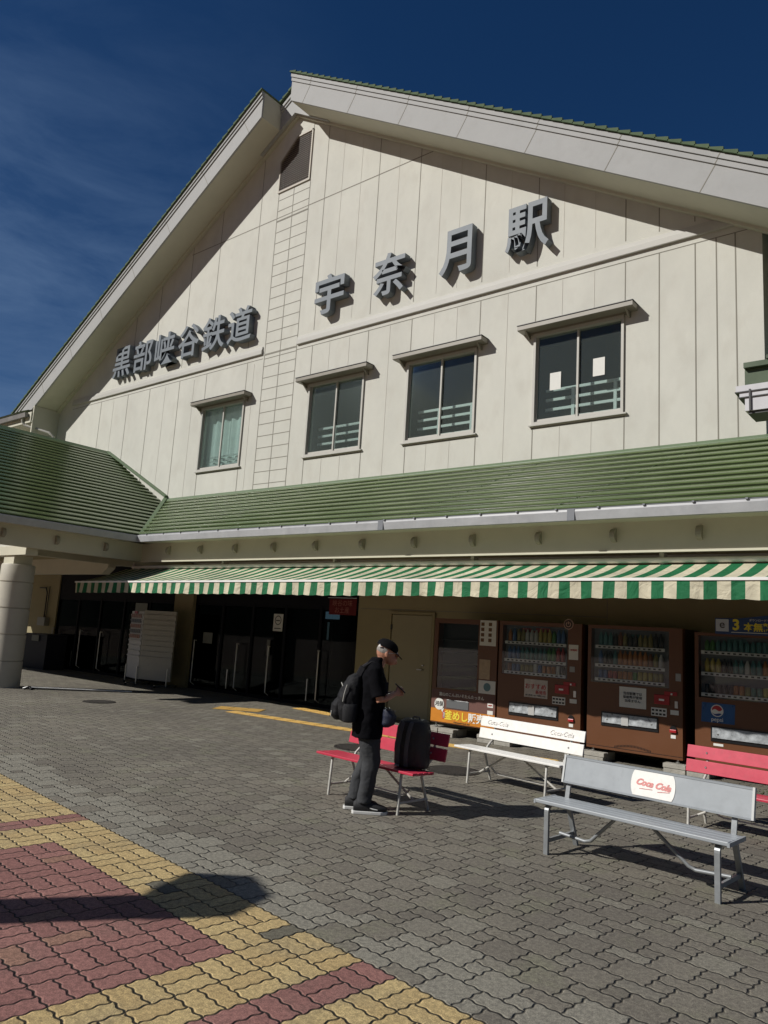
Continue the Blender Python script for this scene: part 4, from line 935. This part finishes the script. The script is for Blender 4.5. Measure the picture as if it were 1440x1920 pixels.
# ------------------------------------------------------------------ manholes, tactile paving, rod
MHM = mat('cast iron cover', (.045, .04, .035), .6, metal=.4, bump=.4, bscale=120)
def manhole(x, y, r, lab):
    e = empty('manhole_cover', (x, y, 0), label=lab, cat='manhole cover', group='round drain covers set in the paving')
    f = MB(); f.lathe([(r, .001), (r, .006), (r-.03, .007), (r-.03, .005)], 0, 0, 40); f.build('cover', MHM, e)
    f = MB(); k = -r+.05
    while k < r-.04:
        l = math.sqrt(max(0, (r-.04)**2-k*k)); f.box(-l, l, k, k+.02, .006, .011); k += .045
    f.build('cover_rib', MHM, e)
manhole(-13.15, 8.0, .30, 'dark round cover alone on open paving near the column')
manhole(-6.98, 8.29, .33, 'dark round cover just behind the red bench and the man')
manhole(-5.19, 8.0, .33, 'dark ribbed round cover beside the left leg of the white bench')
TAC = mat('ochre tactile tile', (.50, .30, .07), .7, var=.2, vscale=9, dirt=(.3, .2, .08))
def tactile(pts, w, lab):
    a, b_ = Vector((*pts[0], 0)), Vector((*pts[1], 0)); d = (b_-a); n = max(1, int(d.length/.3)); d.normalize(); s_ = Vector((-d.y, d.x, 0))
    e = empty('tactile_strip', a, math.atan2(d.y, d.x), lab, 'tactile paving', 'yellow tactile guide strips')
    f = MB(); f.box(0, n*.3, 0, w, .003, .008); f.build('tile', TAC, e); f = MB()
    for k in range(n):
        for q in range(4): f.box(k*.3+.02, k*.3+.28, q*w/4+.02, q*w/4+.05, .008, .014)
    f.build('raised_bar', mat('worn tactile bar', (.60, .40, .12), .6), e); return e
tactile(((-11.0, 9.25), (-4.6, 9.75)), .26, 'long ochre tactile strip running along the shop front behind the red bench')
tactile(((-11.5, 9.35), (-10.6, 9.9)), .5, 'short ochre tactile patch at the left end of the long strip')
tactile(((-11.0, 10.95), (-9.7, 10.75)), .3, 'short ochre tactile strip right at the entrance door')
rod = empty('fallen_pole', (-15.6, 7.85, 0), label='thin white pole lying on the ground beside the column', cat='pole')
f = MB(); f.tube([(0, 0, .05), (1.05, 1.75, .02)], .012, 8); f.build('rod', WHITE_P, rod, smooth=True)
f = MB()
for k in range(5): a = k*1.26; f.tube([(0, 0, .06), (.12*math.cos(a), .12*math.sin(a), .02)], .02, 8)
f.build('foot', BLK, rod, smooth=True)

# ------------------------------------------------------------------ postcard rack
rk = empty('display_rack', (-16.2, 10.85, 0), label='white wheeled display rack with rows of postcards, standing by the entrance pillar', cat='display rack')
def rackboard(p, q, h0, h1, nm, cards, slat_m):
    p = Vector((*p, 0)); q = Vector((*q, 0)); d = (q-p); l = d.length; ang = math.atan2(d.y, d.x)
    b = MB().box(0, l, 0, .04, h0, h1).build(nm, slat_m, rk); b.location = (p.x, p.y, 0); b.rotation_euler = (0, 0, ang)
    f = MB(); z = h0+.55 
    while z < h1-.03: f.box(0, l, -.012, -.001, z, z+.012); f.box(0, l, -.022, -.002, z-.03, z-.002); z += .125
    f.build('shelf_lip', slat_m, b)
    if cards:
        for r in range(5):
            f = MB()
            for k in range(6):
                x = .05+k*(l-.1)/6; f.box(x, x+(l-.1)/6-.03, -.030, -.023, h1-.16-r*.125, h1-.07-r*.125)
            f.build('postcard_row', [BOT[3], BOT[8], BOT[3], BOT[8], BOT[3]][r], b)
        f = MB(); f.box(.25, .45, -.034, -.024, h1-.06, h1+.0); f.build('red_header', RED, b)
RKW = mat('rack white', (.55, .55, .56), .6, var=.06, vscale=6); RKB = mat('rack beige', (.42, .405, .36), .7, var=.06, vscale=6)
rackboard((-.80, .12), (-.02, -.05), .14, 1.77, 'postcard_panel', True, RKW); rackboard((.0, -.05), (1.0, .16), .15, 1.80, 'back_panel', False, RKB)
f = MB()
for x, y in ((-.02, -.08), (.95, .1), (-.78, .1)): f.tube([(x, y, .45), (x, y, .03)], .015, 8)
f.bar((-.1, -.30, .05), (-.1, .35, .05), .03, .03); f.bar((.85, -.15, .05), (.85, .45, .05), .03, .03); f.build('leg_frame', STEEL, rk)
for x, y in ((-.1, -.30), (-.1, .35), (.85, -.15), (.85, .45), (-.78, .1)): f = MB(); f.lathe([(.001, 0), (.025, .005), (.03, .03), (.02, .05)], x, y, 10); f.build('caster', BLK, rk)

# banner inside right of the entrance
bn = empty('hanging_banner', (-10.55, W-.0, .3), label='dark red hanging banner with white writing at the right side of the entrance', cat='banner')
f = MB(); f.box(-.25, .5, .02, .03, 1.62, 1.95); f.build('cloth', mat('deep red cloth', (.13, .006, .009), .8), bn); text_mesh('banner_writing', '峡谷の味\nお土産', .14, mat('dim pink print', (.35, .12, .1), .7), bn, loc=(.12, .012, 1.78))
f = MB(); f.tube([(-.3, .02, 1.97), (.5, .02, 1.97)], .008, 6); f.build('rod', STEEL, bn)
scn = empty('lit_screen', (-12.9, 14.0, 1.45), label='small bright blue-white information screen glowing inside the entrance hall', cat='screen')
f = MB(); f.box(-.22, .22, 0, .05, .42, .60); f.build('screen_panel', mat('glowing screen', (.35, .6, .8), .5, emit=.7), scn); f = MB(); f.box(-.14, -.10, .01, .04, -.1, .34); f.build('highlight_strip', mat('glowing strip', (.5, .7, .75), .5, emit=.25), scn); f = MB(); f.box(-.02, .02, .01, .04, -1.45, .42); f.build('stand', BLK, scn)  # strip glows to stand for a vertical highlight beside the screen
# conduit and box on the far left wall
cb_ = empty('cable_box', (-22.6, W, 1.2), label='grey electrical box with black cables on the cream wall behind the column', cat='electrical box')
f = MB(); f.box(-.2, .25, -.15, 0, 0, .25); f.build('box', mat('grey box', (.3, .3, .28), .5), cb_); f = MB(); f.tube([(0, -.05, .25), (.02, -.06, 1.0), (-.1, -.05, 1.15), (-.5, -.04, 1.15)], .02, 8); f.tube([(.1, -.05, .25), (.12, -.05, 1.2)], .012, 8); f.build('cable', BLK, cb_, smooth=True)
st = empty('dark_counter', (-21.3, 11.1, 0), label='dark counter with a small white card beside the left entrance doors', cat='counter')
f = MB(); f.box(-.8, .5, -.3, .3, 0, .95); f.box(-.83, .53, -.33, .33, .95, .98); f.build('body', mat('navy counter', (.012, .014, .024), .6), st); f = MB(); f.box(-.3, .1, -.345, -.335, .78, .94); f.build('card', GREYP, st)

# ------------------------------------------------------------------ unseen post added out of view, outline shaped to cast the shadow
sp_ = Vector((-4.23, 2.14, 0)); hdir = Vector((-.466, -.648, 0)).normalized()
def gpt(gx, gy, z): t = z/.602; return Vector((gx-.466*t, gy-.648*t, z))
base = Vector((-6.6, -1.15, 0))
pst = empty('shadow_post', base, label='tall unseen post with an angular head, added to cast a shadow on the red and yellow pavers', cat='shadow caster')
perp = Vector((.648, -.466, 0)).normalized(); 
# post lies in the vertical plane containing the sun direction: height where its shadow reaches the tip
def loc_of(gx, gy):
    g_ = Vector((gx, gy, 0))-base; a = g_.dot(-hdir); p = g_.dot(perp); return p, a*.602/.798
head = [loc_of(*q) for q in ((-3.96, 2.92), (-4.09, 3.31), (-3.79, 3.56), (-3.45, 3.40), (-3.35, 3.02), (-3.6, 2.67))]
p0 = loc_of(-4.41, 2.22)[0]; p1 = loc_of(-4.06, 2.06)[0]
f = MB(); f.prism([perp*p+Vector((0, 0, z)) for p, z in head], hdir*.06); f.build('shadow_head', ALU, pst)
f = MB(); zt = min(z for p, z in head)+.1; f.prism([perp*p0, perp*p1, perp*p1+Vector((0, 0, zt)), perp*p0+Vector((0, 0, zt))], hdir*.06); f.build('post', ALU, pst)
# ------------------------------------------------------------------ people
def loft(mb, secs, seg=20, pw=2.0):
    """secs: (centre, ru, rv[, u axis, v axis]) closed tube of super-elliptic sections"""
    base = len(mb.v)
    for c, ru, rv, *ax in secs:
        c = Vector(c); U = Vector(ax[0]) if ax else Vector((1, 0, 0)); V = Vector(ax[1]) if ax else Vector((0, 1, 0))
        for k in range(seg):
            t = 2*math.pi*k/seg; a, b_ = math.cos(t), math.sin(t); e = 2/pw
            mb.v.append(tuple(c+U*ru*math.copysign(abs(a)**e, a)+V*rv*math.copysign(abs(b_)**e, b_)))
    n = len(secs)
    for i in range(n-1):
        for k in range(seg): q = base+i*seg; mb.f.append((q+k, q+(k+1) % seg, q+seg+(k+1) % seg, q+seg+k))
    mb.f.append(tuple(base+k for k in reversed(range(seg)))); mb.f.append(tuple(base+(n-1)*seg+k for k in range(seg)))
    return mb
def ball(mb, c, rx, ry, rz, rot=0):
    secs = []; n = 10; cr, sr = math.cos(rot), math.sin(rot)       # rot tips the ball forward about y
    ax_u = Vector((cr, 0, -sr)); ax_w = Vector((sr, 0, cr))
    for i in range(n+1):
        t = math.pi*(.04+.92*i/n); secs.append((Vector(c)-ax_w*rz*math.cos(t), rx*math.sin(t), ry*math.sin(t), ax_u, Vector((0, 1, 0))))
    return loft(mb, secs, 16)
def fuse(o, vox, it=6, disp=None):
    r = o.modifiers.new('remesh', 'REMESH'); r.mode = 'VOXEL'; r.voxel_size = vox; r.use_smooth_shade = True
    if it: s_ = o.modifiers.new('smooth', 'SMOOTH'); s_.iterations = it; s_.factor = .5
    if disp:
        t = bpy.data.textures.new('folds', 'CLOUDS'); t.noise_scale = disp[0]; t.noise_depth = 3
        d = o.modifiers.new('folds', 'DISPLACE'); d.texture = t; d.strength = disp[1]; d.mid_level = .5; d.texture_coords = 'LOCAL'
    return o
SKIN = mat('sun tanned skin', (.42, .20, .13), .5, var=.1, vscale=30); HAIR = mat('grey hair', (.25, .23, .21), .8, var=.2, vscale=120)
BLACKC = mat('black jersey', (.0045, .0045, .006), .9, bump=.3, bscale=300, spec=.08); TROU = mat('charcoal trousers', (.034, .036, .040), .8, var=.12, vscale=8, bump=.3, bscale=250)
NAVY = mat('navy nylon', (.010, .014, .035), .55, bump=.3, bscale=200); NYL = mat('black nylon', (.009, .009, .011), .6, spec=.25, var=.2, vscale=12, bump=.35, bscale=260); SOLE = mat('white rubber sole', (.62, .62, .6), .5)
man = empty('person', (-4.50, 5.50, 0), math.radians(42), 'standing man in black cap, black shirt and charcoal trousers looking down at his phone', 'person')
HC = Vector((.125, 0, 1.425))                       # head centre
b = MB()
ball(b, HC+Vector((-.005, 0, .012)), .098, .076, .105, .35)       # skull, tipped forward
ball(b, HC+Vector((.035, 0, -.055)), .060, .055, .062, .35)       # jaw
ball(b, HC+Vector((.075, 0, -.090)), .022, .022, .020)            # chin
loft(b, [(HC+Vector((.090, 0, .0)), .008, .008), (HC+Vector((.104, 0, -.022)), .016, .012), (HC+Vector((.100, 0, -.040)), .014, .015)], 10)   # nose
for y in (-.076, .076): ball(b, HC+Vector((-.008, y, -.018)), .017, .008, .030, -.15)                      # ears
ball(b, HC+Vector((.086, 0, -.060)), .012, .022, .007)
loft(b, [((.02, 0, 1.23), .060, .062), ((.045, 0, 1.29), .054, .055), ((.08, 0, 1.36), .052, .052), ((.10, 0, 1.40), .052, .052)])  # neck
loft(b, [((-.02, 0, .78), .09, .13), ((-.01, 0, .95), .095, .13), ((0, 0, 1.1), .10, .145), ((.005, 0, 1.22), .09, .155), ((.02, 0, 1.31), .055, .09)])
SH = {-1: Vector((.01, -.175, 1.255)), 1: Vector((.01, .175, 1.255))}
EL = {-1: Vector((.07, -.215, 1.00)), 1: Vector((.08, .20, 1.00))}
WR = {-1: Vector((.205, -.09, 1.055)), 1: Vector((.215, .06, 1.05))}
for s_ in (-1, 1):
    b.tube([SH[s_], SH[s_].lerp(EL[s_], .5), EL[s_], EL[s_].lerp(WR[s_], .35), WR[s_]], [.047, .043, .037, .036, .024], 12)
    hand = WR[s_]; fwd = (WR[s_]-EL[s_]).normalized(); side = Vector((0, -s_, 0)); upd = side.cross(fwd)*(-s_) ; upd = Vector((-.2, 0, 1)).normalized()
    palm = hand+fwd*.045
    loft(b, [(hand, .022, .018, Vector((0, 0, 1)), side), (palm, .034, .014, upd, side), (palm+fwd*.035, .036, .013, upd, side)], 12)
    for i, ln in enumerate((.9, 1, .95, .75)):
        p0 = palm+fwd*.03+upd*(.027-.018*i); 
        inn = Vector((0, -s_, 0))
        b.tube([p0, p0+fwd*.030*ln+inn*.006, p0+fwd*.042*ln+inn*.026*ln, p0+fwd*.026*ln+inn*.045*ln], [.0092, .0088, .008, .0065], 8)
    p0 = palm+upd*.022-fwd*.01
    b.tube([p0, p0+upd*.025+fwd*.018+Vector((0, -s_, 0))*.008, p0+upd*.030+fwd*.045+Vector((0, -s_, 0))*.018], [.011, .0095, .007], 8)
FT = {-1: (.02, -.085), 1: (-.055, .080)}
for s_ in (-1, 1):
    fx, fy = FT[s_]
    b.tube([(-.01, s_*.085, .80), (.02+fx*.3, fy, .45), (fx-.01, fy, .25), (fx-.04, fy, .07)], [.070, .045, .040, .032], 12)
    loft(b, [((fx-.06, fy, .06), .035, .04, (0, 1, 0), (0, 0, 1)), ((fx+.05, fy, .05), .038, .035, (0, 1, 0), (0, 0, 1)), ((fx+.13, fy, .035), .035, .022, (0, 1, 0), (0, 0, 1))], 12)
fuse(b.build('body', SKIN, man), .0055, 3)
# hair, cap, glasses
h = MB(); ball(h, HC+Vector((-.016, 0, .010)), .091, .079, .062, .35); fuse(h.build('hair', HAIR, man), .006, 2)
c_ = MB(); ax_u = Vector((math.cos(.42), 0, -math.sin(.42))); ax_w = Vector((math.sin(.42), 0, math.cos(.42))); C0 = HC+Vector((-.006, 0, .036))
secs = [(C0+ax_w*t*.085, .108*math.sqrt(max(.01, 1-t**2.6)), .087*math.sqrt(max(.01, 1-t**2.6)), ax_u, Vector((0, 1, 0))) for t in (0, .2, .4, .6, .75, .87, .95, .995)]
loft(c_, secs, 24); cap_ = c_.build('cap', mat('black cap cloth', (.005, .005, .006), .85, spec=.1, bump=.25, bscale=250), man, smooth=True)
c_ = MB(); pts = []
for k in range(13):
    a = math.radians(-62+124*k/12); pts.append((math.cos(a), math.sin(a)))
top = [C0+ax_u*(.098*x)+Vector((0, .085*y, 0)) for x, y in pts]; outp = [C0+ax_u*(.098*x+.075*max(0, (x-.4)/.6)**.5)+Vector((0, .078*y, 0))-ax_w*(.030*max(0, (x-.4)/.6)) for x, y in pts]
vs = top+outp+[p+ax_w*.006 for p in top+outp]; n = 13
c_.add(vs, [(i, i+1, n+i+1, n+i) for i in range(n-1)]+[(2*n+i, 3*n+i, 3*n+i+1, 2*n+i+1) for i in range(n-1)]+[(n+i, n+i+1, 3*n+i+1, 3*n+i) for i in range(n-1)])
c_.build('brim', mat('black cap cloth', (.005, .005, .006), .85, spec=.1), cap_, smooth=True)
c_ = MB(); c_.prism([C0+Vector((-.088, -.052, .016)), C0+Vector((-.06, -.074, .016)), C0+Vector((-.07, -.068, .040))], Vector((-.004, -.005, 0))); c_.build('cap_mark', WHITE_P, cap_)
g_ = MB()
for y in (-.034, .034):
    ctr = HC+Vector((.090, y, -.008)); g_.tube([ctr+Vector((0, .024*math.cos(t), .017*math.sin(t))) for t in [2*math.pi*k/12 for k in range(13)]], .0016, 6, cap=False)
    s2 = 1 if y > 0 else -1; g_.tube([HC+Vector((.088, s2*.058, -.004)), HC+Vector((-.008, s2*.080, -.008))], .002, 6)
g_.build('glasses', STEEL, man)
# shirt
s = MB(); loft(s, [((-.02, 0, .655), .142, .205), ((-.02, 0, .80), .142, .198), ((-.005, 0, .95), .138, .180), ((.0, 0, 1.10), .130, .180), ((-.002, 0, 1.21), .115, .184), ((.005, 0, 1.285), .088, .150), ((.022, 0, 1.325), .070, .088), ((.042, 0, 1.375), .060, .062)], 28)
for k in (-1, 1): s.tube([SH[k]+Vector((0, -k*.04, .01)), SH[k], SH[k].lerp(EL[k], .5), SH[k].lerp(EL[k], .88)], [.070, .070, .066, .068], 16)
fuse(s.build('shirt', BLACKC, man), .008, 5, (.10, .022))
s = MB()
for k in (-1, 1):
    fx, fy = FT[k]
    loft(s, [((-.02, k*.072, .80), .105, .09), ((-.01, k*.082, .72), .105, .092), ((.01, k*.088, .60), .098, .085), ((.025+fx*.3, fy, .45), .080, .074), ((fx-.01, fy, .28), .072, .066), ((fx-.03, fy, .14), .067, .060), ((fx-.035, fy, .095), .070, .060)], 22)
fuse(s.build('trousers', TROU, man), .008, 4, (.13, .026))
for k in (-1, 1):
    fx, fy = FT[k]; X = (0, 1, 0); Z = (0, 0, 1)
    s = MB(); loft(s, [((fx-.125, fy, .06), .034, .040, X, Z), ((fx-.10, fy, .068), .042, .056, X, Z), ((fx-.03, fy, .072), .046, .062, X, Z), ((fx+.03, fy, .062), .050, .050, X, Z), ((fx+.10, fy, .052), .052, .036, X, Z), ((fx+.155, fy, .046), .045, .026, X, Z), ((fx+.175, fy, .042), .028, .016, X, Z)], 18); o = s.build('shoe', mat('black trainer mesh', (.018, .018, .02), .7, bump=.3, bscale=200), man, smooth=True)
    s = MB(); s.prism([(fx+x, fy+y, .0) for x, y in ((-.14, -.02), (-.125, -.038), (-.05, -.044), (.03, -.050), (.12, -.053), (.165, -.035), (.185, 0), (.165, .035), (.12, .053), (.03, .048), (-.05, .042), (-.125, .036), (-.14, .02))], (0, 0, .028)); s.build('sole', SOLE, o, bevel=.005)
    s = MB(); s.tube([(fx+.02, fy-.045, .06), (fx+.05, fy-.048, .05), (fx+.09, fy-.047, .045)], .006, 6); s.build('shoe_stripe', WHITE_P, o)
# things he carries, each its own object
def on_man(name, label, cat): return empty(name, man.location, math.radians(42), label, cat)
bp = on_man('backpack', 'black backpack with grey zip pulls worn on the standing man\'s back', 'backpack')
s = MB(); XA, YA = (1, 0, 0), (0, 1, 0)
loft(s, [((-.175, 0, .78), .06, .11), ((-.20, 0, .80), .095, .15), ((-.215, 0, .90), .115, .165), ((-.205, 0, 1.02), .105, .165), ((-.18, 0, 1.12), .085, .155), ((-.155, 0, 1.19), .06, .13), ((-.145, 0, 1.215), .03, .08)], 28, 2.8)
fuse(s.build('main_bag', NYL, bp), .008, 4, (.07, .018))
s = MB(); loft(s, [((-.285, 0, .80), .05, .10), ((-.305, 0, .84), .065, .125), ((-.305, 0, .93), .06, .125), ((-.28, 0, .99), .04, .11)], 22, 2.6); fuse(s.build('front_pocket', NYL, bp), .008, 3, (.06, .012))
s = MB(); loft(s, [((-.20, -.165, .80), .06, .035), ((-.20, -.17, .92), .065, .035), ((-.19, -.165, .95), .06, .02)], 16, 2.4); s.build('side_pocket', NYL, bp, smooth=True)
STRP = mat('grey strap webbing', (.022, .022, .026), .8, spec=.2)
for k in (-1, 1):
    s = MB(); pth = [(-.14, k*.09, 1.19), (-.095, k*.10, 1.28), (-.015, k*.115, 1.338), (.07, k*.12, 1.29), (.122, k*.13, 1.16), (.115, k*.15, 1.06)]
    for a, c2 in zip(pth[:-1], pth[1:]): s.bar(a, c2, .045, .012, (0, k, .4) if a[2] < 1.2 else (0, 0, 1))
    s.build('shoulder_strap', STRP, bp, bevel=.004)
s = MB(); s.tube([(-.14, -.03, 1.205), (-.12, -.02, 1.25), (-.12, .02, 1.25), (-.14, .03, 1.205)], .007, 8); s.build('grab_handle', STRP, bp)
s = MB(); s.tube([(-.27, -.10, 1.10), (-.285, -.06, 1.13), (-.285, .04, 1.12)], .0035, 6); s.tube([(-.235, -.165, 1.12), (-.255, -.168, 1.04), (-.265, -.168, .97)], .0035, 6); s.tube([(-.36, -.09, .88), (-.365, -.10, .83)], .004, 6); s.build('zip_pull', ALU, bp)
po = on_man('waist_pouch', 'small navy waist pouch hanging in front of the standing man', 'bag')
s = MB(); loft(s, [((.14, -.09, .76), .035, .06), ((.155, -.09, .79), .065, .10), ((.165, -.09, .86), .07, .11), ((.15, -.09, .915), .05, .10), ((.135, -.09, .93), .02, .06)], 22, 2.5); fuse(s.build('pouch', NAVY, po), .007, 3, (.06, .012))
s = MB(); s.tube([(.215, -.14, .90), (.225, -.09, .905), (.215, -.03, .90)], .003, 6); s.build('zip', mat('grey zip', (.2, .2, .22), .4), po)
ph = on_man('phone', 'small dark phone held in the standing man\'s hands', 'phone')
s = MB(); M_ = Matrix.Translation((.262, -.02, 1.105)) @ Matrix.Rotation(math.radians(-50), 4, 'Y'); s.box(-.006, .006, -.038, .038, -.06, .065, M_); s.build('case', BLK, ph, bevel=.004)
# bag on the red bench
bag = empty('backpack', (-4.26, 5.86, .392), math.radians(4), 'large black bag with two grey vertical straps standing upright on the red bench', 'backpack')
s = MB(); loft(s, [((0, 0, 0), .15, .095), ((0, 0, .03), .163, .11), ((-.002, 0, .20), .162, .115), ((.006, 0, .34), .154, .105), ((.012, .0, .412), .136, .09), ((.014, 0, .434), .10, .06)], 28, 3.4)
fuse(s.build('main_bag', mat('charcoal bag nylon', (.028, .027, .026), .6, var=.2, vscale=10, bump=.35, bscale=250), bag), .008, 3, (.08, .014))
SG = mat('worn grey strap', (.10, .10, .105), .6, bump=.3, bscale=300)
for x in (-.07, .02):
    s = MB(); pth = [(x-.02, -.108, .01), (x-.015, -.120, .10), (x-.01, -.122, .20), (x+.0, -.112, .32), (x+.015, -.09, .40), (x+.02, -.04, .43), (x+.02, .03, .425)]
    for a, c2 in zip(pth[:-1], pth[1:]): s.bar(a, c2, .042, .012, (0, -1, .4))
    s.build('strap', SG, bag, bevel=.003)
s = MB(); s.tube([(.0, -.02, .42), (.01, -.02, .455), (.07, -.02, .455), (.08, -.02, .41)], .008, 8); s.build('handle', SG, bag, smooth=True)
s = MB(); s.box(-.10, -.06, -.145, -.13, .01, .025); s.build('buckle', ALU, bag)
